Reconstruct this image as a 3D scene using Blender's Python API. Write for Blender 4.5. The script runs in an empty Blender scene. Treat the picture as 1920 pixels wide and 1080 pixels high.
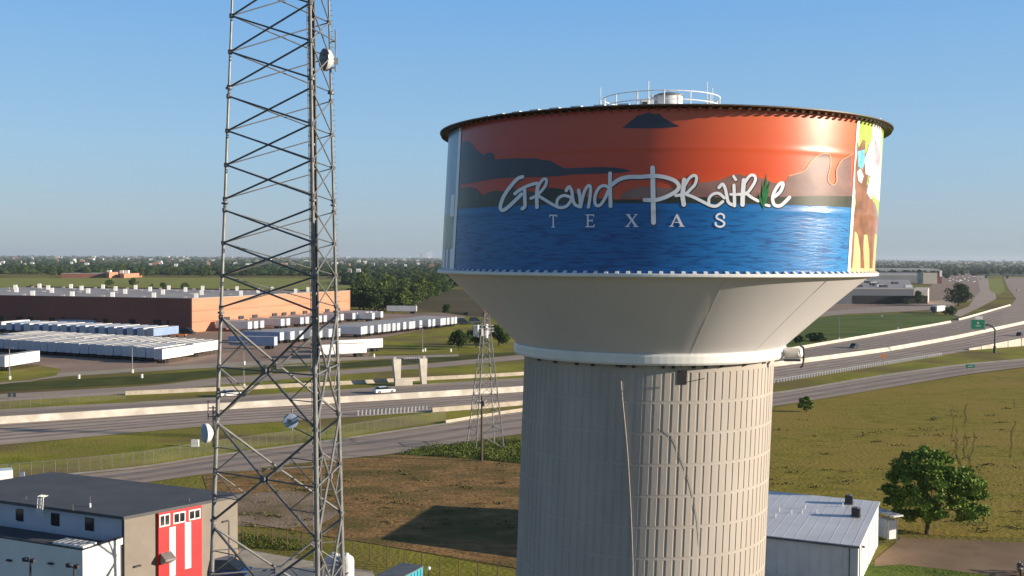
import bpy, bmesh, math, random
import numpy as np
from mathutils import Vector, Matrix, geometry, noise
R = math.radians
PI = math.pi
rnd = random.Random(7)
scene = bpy.context.scene
COL = scene.collection

# ------------------------------------------------------------------ camera
H = 30.0                      # height of the drone above the ground
F = 2000.0                    # focal length in pixels of the 1920 px wide photograph
PITCH, ROLL = 1.60, 0.30
cam_d = bpy.data.cameras.new('camera')
cam = bpy.data.objects.new('camera', cam_d)
COL.objects.link(cam)
cam_d.sensor_width = 36.0
cam_d.lens = F / 1920 * 36.0
cam_d.clip_start = 0.5
cam_d.clip_end = 60000
CM = Matrix.Translation((0, 0, H)) @ Matrix.Rotation(R(90 - PITCH), 4, 'X') @ Matrix.Rotation(R(ROLL), 4, 'Z')
cam.matrix_world = CM
scene.camera = cam
CI = CM.inverted()

# ------------------------------------------------------------------ sky, sun, exposure
SUN_AZ, SUN_EL = -10.0, 13.2   # azimuth measured from +X towards +Y, elevation
world = bpy.data.worlds.new("World")
scene.world = world
world.use_nodes = True
wn = world.node_tree.nodes
wl = world.node_tree.links
bg = wn['Background']
sky = wn.new('ShaderNodeTexSky')
sky.sky_type = 'NISHITA'
sky.sun_disc = False
sky.sun_elevation = R(SUN_EL)
sky.sun_rotation = R(90 - SUN_AZ)
sky.air_density = 1.0
sky.dust_density = 0.6
sky.ozone_density = 1.6
sky.altitude = 100
# the clear morning sky: the Nishita sky, pulled towards the hazier blue the photograph has near the horizon
sm = wn.new('ShaderNodeMixRGB'); sm.inputs[0].default_value = 0.80
gm = wn.new('ShaderNodeTexCoord'); sz_ = wn.new('ShaderNodeSeparateXYZ'); wl.new(gm.outputs['Generated'], sz_.inputs[0])
sr = wn.new('ShaderNodeValToRGB'); wl.new(sz_.outputs[2], sr.inputs[0])
SKY = [(0.0, (2.30, 2.95, 3.60)), (.035, (2.40, 3.30, 4.30)), (.10, (2.05, 3.55, 5.2)), (.235, (1.20, 2.95, 5.6)), (.34, (.55, 1.3, 2.7)), (1.0, (.22, .55, 1.3))]
ce = sr.color_ramp.elements
while len(ce) < len(SKY): ce.new(.5)
for e_, (p_, c_) in zip(ce, SKY): e_.position = p_; e_.color = (*c_, 1)
wl.new(sky.outputs[0], sm.inputs[1]); wl.new(sr.outputs[0], sm.inputs[2])
wl.new(sm.outputs[0], bg.inputs[0])
bg.inputs[1].default_value = 0.094
sd = Vector((math.cos(R(SUN_AZ)) * math.cos(R(SUN_EL)), math.sin(R(SUN_AZ)) * math.cos(R(SUN_EL)), math.sin(R(SUN_EL))))
sl = bpy.data.lights.new('sun', 'SUN')
sl.energy = 5.0
sl.angle = R(0.5)
sl.color = (1.0, 0.885, 0.72)
so = bpy.data.objects.new('sun', sl)
so.rotation_euler = sd.to_track_quat('Z', 'Y').to_euler()
so.location = (200, 0, 100)
COL.objects.link(so)
scene.view_settings.view_transform = 'Standard'
scene.view_settings.look = 'None'
scene.view_settings.exposure = 0.68
scene.view_settings.gamma = 1.0
scene.cycles.max_bounces = 5
scene.cycles.volume_bounces = 0
scene.cycles.transparent_max_bounces = 12

# ------------------------------------------------------------------ surveying helpers
def ray(px, py):
    d = CM.to_3x3() @ Vector(((px - 960) / F, (540 - py) / F, -1.0))
    return d.normalized()
O = Vector((0, 0, H))
def G(px, py, h=0.0):
    "ground point (height h) seen at a place of the photograph"
    d = ray(px, py)
    if d.z > -1e-4: d.z = -1e-4
    t = (h - H) / d.z
    return O + d * t
def G2(px, py, h=0.0):
    g = G(px, py, h); return (g.x, g.y)
def PL(px, py, p0, n):
    d = ray(px, py)
    t = (p0 - O).dot(n) / d.dot(n)
    return O + d * t

# ------------------------------------------------------------------ materials
def srgb(r, g, b):
    f = lambda c: (c / 255 / 12.92) if c / 255 <= 0.04045 else ((c / 255 + 0.055) / 1.055) ** 2.4
    return (f(r), f(g), f(b), 1.0)
def mat(name, c1, c2=None, scale=1.0, rough=0.8, metal=0.0, spec=0.5, c3=None, s2=None, bump=0.0, bscale=None, stretch=None, detail=6, lo=0.35, hi=0.65):
    m = bpy.data.materials.new(name); m.use_nodes = True
    nt = m.node_tree; N = nt.nodes; L = nt.links
    b = N['Principled BSDF']
    b.inputs['Roughness'].default_value = rough
    b.inputs['Metallic'].default_value = metal
    b.inputs['Specular IOR Level'].default_value = spec
    if len(c1) == 3: c1 = (*c1, 1)
    if c2 is None:
        c2 = tuple(min(1, v * 1.14) for v in c1[:3]) + (1,)
        c1 = tuple(v * 0.9 for v in c1[:3]) + (1,)
    if len(c2) == 3: c2 = (*c2, 1)
    tc = N.new('ShaderNodeTexCoord')
    src = tc.outputs['Object']
    if stretch:
        mp = N.new('ShaderNodeMapping'); mp.inputs['Scale'].default_value = stretch
        L.new(src, mp.inputs[0]); src = mp.outputs[0]
    nz = N.new('ShaderNodeTexNoise'); nz.inputs['Scale'].default_value = scale; nz.inputs['Detail'].default_value = detail
    nz.inputs['Roughness'].default_value = 0.65
    L.new(src, nz.inputs['Vector'])
    rp = N.new('ShaderNodeValToRGB'); L.new(nz.outputs[0], rp.inputs[0])
    rp.color_ramp.elements[0].position = lo; rp.color_ramp.elements[0].color = c1
    rp.color_ramp.elements[1].position = hi; rp.color_ramp.elements[1].color = c2
    out = rp.outputs[0]
    if c3 is not None:
        if len(c3) == 3: c3 = (*c3, 1)
        n2 = N.new('ShaderNodeTexNoise'); n2.inputs['Scale'].default_value = s2 or scale * .2; n2.inputs['Detail'].default_value = 4
        L.new(src, n2.inputs['Vector'])
        r2 = N.new('ShaderNodeValToRGB'); L.new(n2.outputs[0], r2.inputs[0])
        r2.color_ramp.elements[0].position = 0.45; r2.color_ramp.elements[1].position = 0.62
        mx = N.new('ShaderNodeMixRGB'); L.new(r2.outputs[0], mx.inputs[0]); L.new(out, mx.inputs[1]); mx.inputs[2].default_value = c3
        out = mx.outputs[0]
    L.new(out, b.inputs['Base Color'])
    if bump:
        n3 = N.new('ShaderNodeTexNoise'); n3.inputs['Scale'].default_value = bscale or scale * 4; n3.inputs['Detail'].default_value = 5
        L.new(src, n3.inputs['Vector'])
        bp = N.new('ShaderNodeBump'); bp.inputs['Strength'].default_value = 0.6; bp.inputs['Distance'].default_value = bump
        L.new(n3.outputs[0], bp.inputs['Height']); L.new(bp.outputs[0], b.inputs['Normal'])
    return m

M = {}
M['grass'] = mat('grass', (.16, .155, .022), (.25, .215, .038), .07, .95, c3=(.150, .105, .040), s2=.011, bump=.25, bscale=1.6, spec=.1)
M['grass_far'] = mat('grass_far', (.20, .22, .04), (.30, .28, .06), .03, .95, spec=.1)
M['verge'] = mat('verge', (.16, .17, .018), (.36, .31, .045), .10, .95, c3=(.19, .145, .045), s2=.05, bump=.2, bscale=2.0, spec=.1)
M['field'] = mat('field', (.185, .15, .022), (.30, .235, .036), .30, .95, c3=(.29, .205, .042), s2=.045, bump=.28, bscale=1.6, spec=.1, stretch=(1, 1.6, 1))
M['lush'] = mat('lush_grass', (.05, .085, .012), (.13, .165, .026), .5, .95, bump=.3, bscale=3, spec=.1)
M['dirt'] = mat('dry_dirt', (.17, .098, .038), (.38, .22, .085), .5, .95, c3=(.15, .11, .035), s2=.10, bump=.28, bscale=1.8, spec=.1, stretch=(1, 1.8, 1))
M['sand'] = mat('sandy_dirt', (.22, .155, .10), (.34, .25, .17), .25, .95, c3=(.16, .12, .055), s2=.12, bump=.15, bscale=3, spec=.1)
M['asphalt'] = mat('asphalt', (.38, .29, .225), (.49, .38, .30), .10, .9, c3=(.37, .285, .225), s2=.03, stretch=(1, 2.5, 1), spec=.2)
M['asphalt_dark'] = mat('asphalt_dark', (.32, .245, .19), (.41, .32, .255), .12, .9, c3=(.33, .255, .20), s2=.03, stretch=(1, 2.5, 1), spec=.2)
M['lot'] = mat('yard_paving', (.26, .175, .125), (.34, .24, .18), .05, .9, spec=.2)
M['concrete'] = mat('concrete', (.36, .30, .23), (.50, .43, .34), .5, .85, spec=.25)
M['barrier'] = mat('barrier_concrete', (.50, .445, .37), (.70, .64, .55), .45, .8, spec=.25, c3=(.46, .41, .34), s2=.22)
M['shoulder'] = mat('shoulder_concrete', (.30, .245, .18), (.42, .35, .26), .12, .9, spec=.2)
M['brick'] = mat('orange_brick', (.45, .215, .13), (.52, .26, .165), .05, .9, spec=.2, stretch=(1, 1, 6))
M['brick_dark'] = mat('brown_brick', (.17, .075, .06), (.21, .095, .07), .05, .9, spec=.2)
M['roof_pale'] = mat('pale_roof', (.30, .275, .26), (.40, .37, .35), .02, .8, spec=.2)
M['white'] = mat('white_paint', (.72, .70, .66), (.82, .80, .76), .6, .45)
M['trailer'] = mat('trailer_white', (.70, .69, .66), (.82, .80, .76), .3, .5)
M['trailer_blue'] = mat('trailer_blue_shade', (.20, .29, .46), (.27, .35, .50), .3, .5)  # blue boxes, also used to colour shade into the trailer ends
M['rubber'] = mat('rubber', (.02, .02, .02), (.03, .03, .03), 1, .9)
M['dark'] = mat('dark_metal', (.025, .025, .03), (.04, .04, .045), 1, .6)
M['black'] = mat('black_opening', (.006, .006, .007), (.01, .01, .011), 1, .7)
M['glass'] = mat('window_glass', (.012, .014, .018), (.02, .022, .026), 1, .12)
M['steel'] = mat('galvanised_steel', (.17, .17, .165), (.27, .265, .25), 1.3, .55, .35)
M['steel_dark'] = mat('weathered_steel', (.10, .105, .11), (.17, .17, .17), 1.3, .55, .35)
M['cable'] = mat('black_cable', (.03, .027, .025), (.06, .05, .045), 2, .6)
M['rust'] = mat('rusty_post', (.10, .06, .04), (.15, .09, .055), 2, .8)
M['wood'] = mat('pole_wood', (.06, .045, .03), (.10, .075, .05), 2, .9)
M['roof_dark'] = mat('charcoal_roof', (.075, .075, .080), (.10, .10, .105), .3, .7, spec=.3, stretch=(1, 1, 1))
M['wall_white'] = mat('white_wall', (.60, .60, .60), (.70, .70, .69), .5, .8)
M['wall_grey'] = mat('taupe_panel', (.21, .175, .145), (.25, .21, .175), .4, .8)
M['red'] = mat('red_panel', (.62, .012, .018), (.70, .020, .024), .5, .45)
M['metal_roof'] = mat('white_metal_roof', (.58, .57, .57), (.68, .67, .67), .25, .45, .1)
M['tankwhite'] = mat('tank_cream_paint', (.64, .60, .605), (.70, .66, .66), .12, .42, spec=.4, c3=(.645, .61, .61), s2=.05)
M['green_sign'] = mat('sign_green', (.0, .17, .09), (.0, .21, .11), 1, .4)
M['orange'] = mat('sign_orange', (.75, .19, .02), (.85, .23, .03), 1, .5)
M['blue_vinyl'] = mat('blue_vinyl', (.015, .06, .24), (.03, .12, .36), 1.2, .35)
M['teal'] = mat('teal_paint', (.04, .28, .36), (.06, .35, .43), .8, .5)
M['dish'] = mat('dish_shell', (.55, .53, .52), (.66, .64, .62), 1, .5)
M['bluedish'] = mat('blue_disc', (.30, .37, .49), (.36, .43, .55), 1, .5)
M['carwhite'] = mat('car_white', (.70, .70, .70), (.78, .78, .78), 1, .25)
M['cardark'] = mat('car_dark', (.03, .03, .035), (.05, .05, .055), 1, .25)
M['bark'] = mat('bark', (.04, .03, .02), (.08, .06, .042), 3, .95)
M['ochre'] = mat('ochre_flower', (.30, .14, .03), (.42, .22, .06), 1, .9)

def leafmat(name, a, b, sc=.6):
    m = mat(name, a, b, sc, .75, spec=.25, lo=.3, hi=.7)
    nt = m.node_tree; bs = nt.nodes['Principled BSDF']
    bs.inputs['Subsurface Weight'].default_value = 0
    return m
M['leaf'] = leafmat('leaf_green', (.045, .105, .012), (.21, .30, .040), .6)
M['leaf2'] = leafmat('leaf_dull', (.022, .055, .012), (.085, .125, .026), .25)
M['leaf3'] = leafmat('leaf_pale', (.045, .080, .016), (.13, .165, .036), .25)
M['farwood'] = mat('far_foliage', (.010, .026, .008), (.040, .062, .016), .04, .9, c3=(.022, .040, .012), s2=.012, spec=.1)

def wiremat(name, col, alpha):
    m = mat(name, col, None, 1, .6, .3)
    nt = m.node_tree; b = nt.nodes['Principled BSDF']
    b.inputs['Alpha'].default_value = alpha
    return m
M['trailer_roof'] = mat('trailer_roof', (.36, .325, .30), (.46, .42, .385), .12, .7)
M['mesh'] = wiremat('chain_link_mesh', (.45, .42, .36), .05)
M['mesh_rust'] = wiremat('rusty_link_mesh', (.10, .075, .05), .08)

# ------------------------------------------------------------------ mesh building
ORG = {}
def org(o): return ORG.get(o.name, Vector((0, 0, 0)))
def thing(name, label, cat, loc=(0, 0, 0), group=None, rz=0.0):
    o = bpy.data.objects.new(name, None); COL.objects.link(o)
    o.empty_display_size = 0.5
    o.location = loc; o.rotation_euler = (0, 0, rz)
    o['label'] = label; o['category'] = cat
    if group: o['group'] = group
    ORG[o.name] = Vector(loc)
    return o
class MB:
    def __init__(s): s.v = []; s.f = []; s.sm = False
    def add(s, vs, fs):
        n = len(s.v)
        s.v += [tuple(v) for v in vs]; s.f += [tuple(i + n for i in f) for f in fs]
        return s
    def box(s, c, size, rz=0.0, mtx=None):
        hx, hy, hz = size[0] / 2, size[1] / 2, size[2] / 2
        ca, sa = math.cos(rz), math.sin(rz)
        vs = []
        for z in (-hz, hz):
            for x, y in ((-hx, -hy), (hx, -hy), (hx, hy), (-hx, hy)):
                p = Vector((x * ca - y * sa, x * sa + y * ca, z))
                if mtx: p = mtx @ Vector((x, y, z))
                vs.append((c[0] + p.x, c[1] + p.y, c[2] + p.z))
        return s.add(vs, [(0, 3, 2, 1), (4, 5, 6, 7), (0, 1, 5, 4), (1, 2, 6, 5), (2, 3, 7, 6), (3, 0, 4, 7)])
    def prism(s, pts, z0, z1):
        "pts: plan polygon (x,y); z0,z1 numbers or lists"
        n = len(pts)
        z0 = z0 if isinstance(z0, (list, tuple)) else [z0] * n
        z1 = z1 if isinstance(z1, (list, tuple)) else [z1] * n
        vs = [(p[0], p[1], z) for p, z in zip(pts, z0)] + [(p[0], p[1], z) for p, z in zip(pts, z1)]
        fs = [tuple(range(n - 1, -1, -1)), tuple(range(n, 2 * n))] + [(i, (i + 1) % n, n + (i + 1) % n, n + i) for i in range(n)]
        return s.add(vs, fs)
    def slab(s, quad, th, n=None):
        "a 3D polygon given thickness th along its normal"
        q = [Vector(p) for p in quad]
        if n is None: n = (q[1] - q[0]).cross(q[2] - q[0]).normalized()
        k = len(q)
        vs = q + [p + n * th for p in q]
        fs = [tuple(range(k - 1, -1, -1)), tuple(range(k, 2 * k))] + [(i, (i + 1) % k, k + (i + 1) % k, k + i) for i in range(k)]
        return s.add(vs, fs)
    def tube(s, a, b, r, n=6, r2=None, cap=True):
        a = Vector(a); b = Vector(b); d = b - a
        if d.length < 1e-6: return s
        r2 = r if r2 is None else r2
        q = d.to_track_quat('Z', 'Y').to_matrix()
        vs = []
        for p, rr in ((a, r), (b, r2)):
            for i in range(n):
                t = 2 * PI * i / n
                vs.append(p + q @ Vector((math.cos(t) * rr, math.sin(t) * rr, 0)))
        fs = [(i, (i + 1) % n, n + (i + 1) % n, n + i) for i in range(n)]
        if cap: fs += [tuple(range(n - 1, -1, -1)), tuple(range(n, 2 * n))]
        return s.add(vs, fs)
    def path(s, pts, r, n=6):
        for a, b in zip(pts, pts[1:]): s.tube(a, b, r, n)
        return s
    def lathe(s, prof, c=(0, 0, 0), n=96, axis=None, closed=False, shear=(0, 0)):
        "prof: list of (radius, height)"
        vs = []
        for r_, z in prof:
            for i in range(n):
                t = 2 * PI * i / n
                p = Vector((math.cos(t) * r_, math.sin(t) * r_, z))
                if axis is not None: p = axis @ p
                vs.append((c[0] + p.x, c[1] + p.y, c[2] + p.z))
        m = len(prof); fs = []
        for j in range(m - 1 + (1 if closed else 0)):
            k = (j + 1) % m
            for i in range(n):
                fs.append((j * n + i, j * n + (i + 1) % n, k * n + (i + 1) % n, k * n + i))
        return s.add(vs, fs)
    def ico(s, c, r, sub=1, jit=0.0, sq=(1, 1, 1)):
        key = sub
        if key not in ICO:
            bm = bmesh.new(); bmesh.ops.create_icosphere(bm, subdivisions=sub, radius=1)
            ICO[key] = ([v.co.copy() for v in bm.verts], [tuple(v.index for v in f.verts) for f in bm.faces]); bm.free()
        V, Fc = ICO[key]
        vs = []
        for v in V:
            k = r * (1 + rnd.uniform(-jit, jit))
            vs.append((c[0] + v.x * k * sq[0], c[1] + v.y * k * sq[1], c[2] + v.z * k * sq[2]))
        return s.add(vs, Fc)
    def build(s, name, m, parent=None, smooth=False, abs_=True, **props):
        me = bpy.data.meshes.new(name)
        off = org(parent) if (parent is not None and abs_) else Vector((0, 0, 0))
        vs = [(v[0] - off.x, v[1] - off.y, v[2] - off.z) for v in s.v] if off.length else s.v
        me.from_pydata(vs, [], s.f)
        me.materials.append(M[m] if isinstance(m, str) else m)
        if smooth: me.polygons.foreach_set('use_smooth', [True] * len(me.polygons))
        me.update()
        o = bpy.data.objects.new(name, me); COL.objects.link(o)
        if parent is not None:
            o.parent = parent
            ORG[o.name] = org(parent)
        for k, v in props.items(): o[k] = v
        return o
ICO = {}
def tag(o, label, cat, group=None):
    o['label'] = label; o['category'] = cat
    if group: o['group'] = group
    return o
def struct(o): o['kind'] = 'structure'; return o
def recalc(o):
    bm = bmesh.new(); bm.from_mesh(o.data); bmesh.ops.recalc_face_normals(bm, faces=bm.faces); bm.to_mesh(o.data); bm.free(); return o
KIDS = {}
def copy_tree(o, loc=None, rz=None, label=None, group=None, scale=None):
    c = o.copy(); COL.objects.link(c)
    if loc is not None: c.location = loc
    if rz is not None: c.rotation_euler = (0, 0, rz)
    if scale is not None: c.scale = scale if hasattr(scale, '__len__') else (scale,) * 3
    if label: c['label'] = label
    if group: c['group'] = group
    if o.name not in KIDS: KIDS[o.name] = [(k, list(k.children)) for k in o.children]
    for ch, gs in KIDS[o.name]:
        d = ch.copy(); COL.objects.link(d); d.parent = c
        for g in gs:
            e = g.copy(); COL.objects.link(e); e.parent = d
    return c

# ------------------------------------------------------------------ ground, roads
def interp(line, x):
    if x <= line[0][0]: a, b = line[0], line[1]
    elif x >= line[-1][0]: a, b = line[-2], line[-1]
    else:
        for a, b in zip(line, line[1:]):
            if a[0] <= x <= b[0]: break
    t = (x - a[0]) / (b[0] - a[0])
    return a[1] + (b[1] - a[1]) * t
def smooth_line(line, xs):
    return [(x, (interp(line, x - 30) + interp(line, x) * 2 + interp(line, x + 30)) / 4) for x in xs]
def strip(name, top, bot, x0, x1, m, h, step=40, z=None):
    xs = [x0 + (x1 - x0) * i / max(1, round((x1 - x0) / step)) for i in range(max(1, round((x1 - x0) / step)) + 1)]
    b = MB(); vs = []
    for (x, yt), (_, yb) in zip(smooth_line(top, xs), smooth_line(bot, xs)):
        vs += [G(x, yt, h), G(x, yb, h)]
    b.add(vs, [(2 * i, 2 * i + 1, 2 * i + 3, 2 * i + 2) for i in range(len(xs) - 1)])
    return struct(b.build(name, m))
def patch(name, pts, m, h, **kw):
    b = MB(); b.add([G(x, y, h) for x, y in pts], [tuple(range(len(pts)))])
    o = b.build(name, m)
    bm = bmesh.new(); bm.from_mesh(o.data); bmesh.ops.triangulate(bm, faces=bm.faces)
    for f in bm.faces:
        f.normal_update()
        if f.normal.z < 0: f.normal_flip()
    bm.to_mesh(o.data); bm.free()
    return struct(o)

# the plain rises very gently towards the horizon
def gz(d): return max(0.0, d - 3500) * .0017
# the ground sheet: a fan grid out to 16 km, gently uneven
b = MB(); rs = [8, 60, 90, 130, 180, 260, 400, 700, 1200, 2200, 3500, 4500, 6500, 9000, 13000, 18000]; n = 64
vs = [(0, 0, 0)]
for r_ in rs:
    for i in range(n):
        t = 2 * PI * i / n; vs.append((r_ * math.cos(t), r_ * math.sin(t), gz(r_)))
fs = [(0, 1 + i, 1 + (i + 1) % n) for i in range(n)]
for j in range(len(rs) - 1):
    for i in range(n):
        a = 1 + j * n; c = a + n
        fs.append((a + i, c + i, c + (i + 1) % n, a + (i + 1) % n))
b.add(vs, fs); struct(b.build('ground', 'grass'))

FARROAD_T = [(-200, 754), (0, 739), (300, 722), (405, 708), (640, 694), (809, 681), (980, 665), (1200, 640), (1400, 606), (1560, 582), (1700, 574), (1780, 562), (1830, 538)]
FARROAD_B = [(-200, 768), (0, 753), (300, 735), (405, 722), (636, 703), (806, 690), (980, 674), (1200, 649), (1400, 616), (1560, 590), (1700, 584), (1800, 577), (1862, 560)]
UP_T = [(-200, 784), (0, 770), (235, 757), (410, 747), (640, 733), (801, 722), (980, 711), (1200, 690), (1456, 662), (1657, 627), (1782, 606), (1894, 573), (2000, 545), (2100, 530)]
MED = [(-200, 803), (0, 791), (400, 765), (700, 748), (980, 731), (1200, 710), (1456, 683), (1657, 656), (1790, 632), (1920, 603), (2050, 575), (2200, 552)]
LOW_B = [(-200, 846), (0, 832), (380, 797), (730, 775), (980, 757), (1200, 740), (1456, 717), (1657, 684), (1760, 667), (1830, 655), (1920, 640), (2050, 612), (2200, 584)]
NEAR_T = [(-200, 922), (0, 902), (270, 876), (400, 855), (640, 824), (830, 796), (980, 773), (1200, 757), (1456, 738), (1665, 703), (1815, 683), (1920, 675), (2100, 656)]
NEAR_B = [(-200, 975), (0, 940), (200, 915), (380, 889), (640, 860), (740, 851), (980, 812), (1200, 788), (1456, 761), (1580, 741), (1815, 701), (1920, 688), (2100, 668)]
def shift(l, d): return [(x, y + d) for x, y in l]

# broad ground covers
patch('far_field', [(-300, 524), (100, 520), (420, 521), (700, 523), (720, 540), (500, 545), (200, 541), (-300, 539)], 'grass_far', .03)
patch('meadow', [(800, 545), (960, 538), (1000, 600), (870, 592), (760, 575)], mat('meadow_brown', (.07, .07, .03), (.13, .09, .045), .02, .95, spec=.1, stretch=(.3, 1, 1)), .04)
patch('truck_yard', [(-300, 612), (360, 612), (660, 588), (880, 586), (860, 606), (712, 634), (690, 668), (610, 676), (430, 683), (200, 700), (110, 703), (40, 720), (-300, 735)], 'lot', .04)
patch('yard_drive', [(-60, 728), (120, 706), (420, 688), (700, 674), (860, 668), (860, 664), (700, 668), (420, 680), (110, 699)], 'shoulder', .06)
patch('lawn_island', [(-60, 700), (20, 684), (70, 684), (115, 692), (105, 704), (60, 712), (-60, 722)], 'verge', .08)
patch('yard_lawn', [(690, 640), (862, 609), (960, 612), (975, 660), (850, 664), (700, 664), (690, 652)], 'verge', .05)
patch('ditch', [(-200, 738), (0, 719), (240, 705), (420, 692), (620, 682), (700, 676), (980, 660), (980, 664), (809, 680), (640, 691), (405, 706), (300, 718), (0, 734), (-200, 750)], mat('ditch_grass', (.05, .06, .012), (.10, .105, .022), .08, .95, spec=.1), .05)
strip('verge', shift(FARROAD_B, 0), UP_T, -200, 1560, 'verge', .03)
strip('verge', shift(LOW_B, 0), NEAR_T, -200, 2100, 'verge', .035)
patch('field', [(1420, 800), (1456, 764), (1580, 743), (1815, 703), (1920, 690), (2150, 668), (2300, 1000), (1920, 1010), (1660, 1000), (1420, 930)], 'field', .02)
patch('grass_bank', [(1440, 660), (1500, 600), (1560, 592), (1700, 588), (1800, 592), (1782, 602), (1657, 622), (1500, 652)], mat('green_bank', (.07, .105, .02), (.14, .17, .035), .05, .95, spec=.1, stretch=(.4, 1, 1)), .04)
patch('dry_ground', [(380, 891), (640, 862), (745, 853), (1010, 870), (1030, 1010), (975, 1066), (850, 1044), (640, 1010), (455, 980), (400, 960)], 'dirt', .03)
patch('weed_mound', [(748, 851), (800, 839), (880, 832), (990, 822), (1010, 870), (900, 860), (820, 854)], 'lush', .05)
patch('sandy_patch', [(400, 958), (450, 930), (520, 918), (585, 925), (640, 960), (600, 985), (530, 990), (440, 985)], 'sand', .05)
patch('near_grass', [(440, 985), (640, 1012), (850, 1046), (1000, 1080), (1000, 1180), (420, 1180)], 'verge', .03)
patch('service_pavement', [(380, 1050), (455, 1028), (560, 1048), (700, 1072), (720, 1140), (380, 1140)], 'concrete', .06)
patch('dirt_lot', [(1640, 1050), (1690, 1008), (1800, 1012), (1990, 1022), (2000, 1075), (1870, 1080), (1760, 1066), (1690, 1058), (1640, 1062)], mat('packed_dirt', (.20, .135, .085), (.27, .185, .12), .2, .95, spec=.1), .05)
patch('front_lawn', [(1600, 1075), (1640, 1052), (1760, 1064), (1870, 1080), (1990, 1090), (1990, 1160), (1600, 1160)], 'lush', .04)
patch('far_parking', [(1450, 600), (1560, 560), (1700, 556), (1800, 556), (1800, 570), (1690, 576), (1560, 585), (1490, 602)], 'lot', .03)
patch('far_parking', [(1740, 540), (1775, 514), (1840, 512), (1850, 560), (1800, 566), (1740, 560)], 'lot', .05)
patch('far_road', [(1778, 588), (1815, 575), (1838, 545), (1832, 520), (1815, 512), (1838, 510), (1852, 520), (1866, 545), (1868, 560), (1840, 575), (1800, 594)], 'asphalt', .08)
patch('far_green', [(1852, 522), (1878, 520), (1884, 545), (1872, 553), (1856, 545)], 'grass_far', .09)
patch('far_freeway', [(1894, 574), (1905, 560), (1890, 540), (1882, 520), (1990, 520), (2150, 535), (2100, 560), (1950, 592)], 'asphalt_dark', .06)

# dark pad added out of view round the tower foot to cut ground bounce
b = MB(); cy = [(7.5 + 34 * math.cos(2 * PI * i / 48), 63 + 34 * math.sin(2 * PI * i / 48), .02) for i in range(48)]; b.add(cy, [tuple(range(48))])
struct(b.build('added_dark_pad', mat('dark_pad_surface', (.06, .058, .056), (.09, .086, .08), .2, .9)))
# roads
strip('frontage_road', FARROAD_T, FARROAD_B, -200, 1790, 'asphalt_dark', .08)
strip('shoulder', shift(UP_T, -2.5), UP_T, -200, 1890, 'shoulder', .09)
strip('upper_carriageway', UP_T, MED, -200, 1894, 'asphalt_dark', .10)
strip('upper_carriageway', [(1894, 573), (2000, 553), (2150, 530)], [(1894, 608), (2000, 585), (2150, 560)], 1894, 2150, 'asphalt_dark', .11)
strip('lower_carriageway', MED, LOW_B, -200, 2180, 'asphalt', .12)
strip('shoulder', LOW_B, shift(LOW_B, 2.5), -200, 1000, 'shoulder', .11)
strip('near_frontage_road', NEAR_T, NEAR_B, -200, 2100, 'asphalt_dark', .08)
strip('kerb', shift(NEAR_T, -2.4), shift(NEAR_T, 1.2), -200, 2100, 'concrete', .20)
# lane paint: thin dashes and edge lines along the carriageways
def lanes(name, a, b, t, x0, x1, dash, h, w=1.1, m='white'):
    mb = MB(); x = x0
    while x < x1:
        L_ = dash[0]; xe = min(x + L_, x1)
        vs = []
        for xx in (x, xe):
            y = interp(a, xx) * (1 - t) + interp(b, xx) * t
            g = G(xx, y, h); vs.append(g)
        d = (vs[1] - vs[0]).normalized(); nn = Vector((-d.y, d.x, 0)) * w * .075
        mb.add([vs[0] - nn, vs[1] - nn, vs[1] + nn, vs[0] + nn], [(0, 1, 2, 3)])
        x = xe + dash[1]
    struct(mb.build(name, m))
M['paint'] = mat('road_paint', (.42, .39, .35), (.55, .52, .47), 1, .8)
lanes('lane_marking', UP_T, MED, .42, -150, 1880, (14, 30), .125, 1.4, 'paint')
lanes('lane_marking', UP_T, MED, .70, -150, 1880, (14, 30), .125, 1.4, 'paint')
lanes('lane_marking', MED, LOW_B, .36, -150, 2100, (18, 40), .145, 1.4, 'paint')
lanes('lane_marking', MED, LOW_B, .66, -150, 2100, (18, 40), .145, 1.4, 'paint')
lanes('edge_line', MED, LOW_B, .90, -150, 2100, (60, 0), .145, 1.6, 'paint')
lanes('lane_marking', NEAR_T, NEAR_B, .5, 380, 2100, (26, 50), .105, 1.2, 'paint')
lanes('edge_line', NEAR_T, NEAR_B, .22, -100, 2100, (60, 0), .105, 1.2, 'paint')
M['tyre'] = mat('tyre_darkened_asphalt', (.20, .16, .135), (.30, .243, .203), .2, .85, spec=.2, stretch=(.4, 2.5, 1))
for t_ in (.22, .36, .50, .64, .78): lanes('tyre_track', UP_T, MED, t_, -190, 1880, (50, 0), .115, 9, 'tyre')
for t_ in (.18, .33, .50, .64, .80): lanes('tyre_track', MED, LOW_B, t_, -190, 2100, (50, 0), .134, 9, 'tyre')
for t_ in (.34, .70): lanes('tyre_track', NEAR_T, NEAR_B, t_, -190, 2100, (50, 0), .094, 12, 'tyre')
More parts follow.
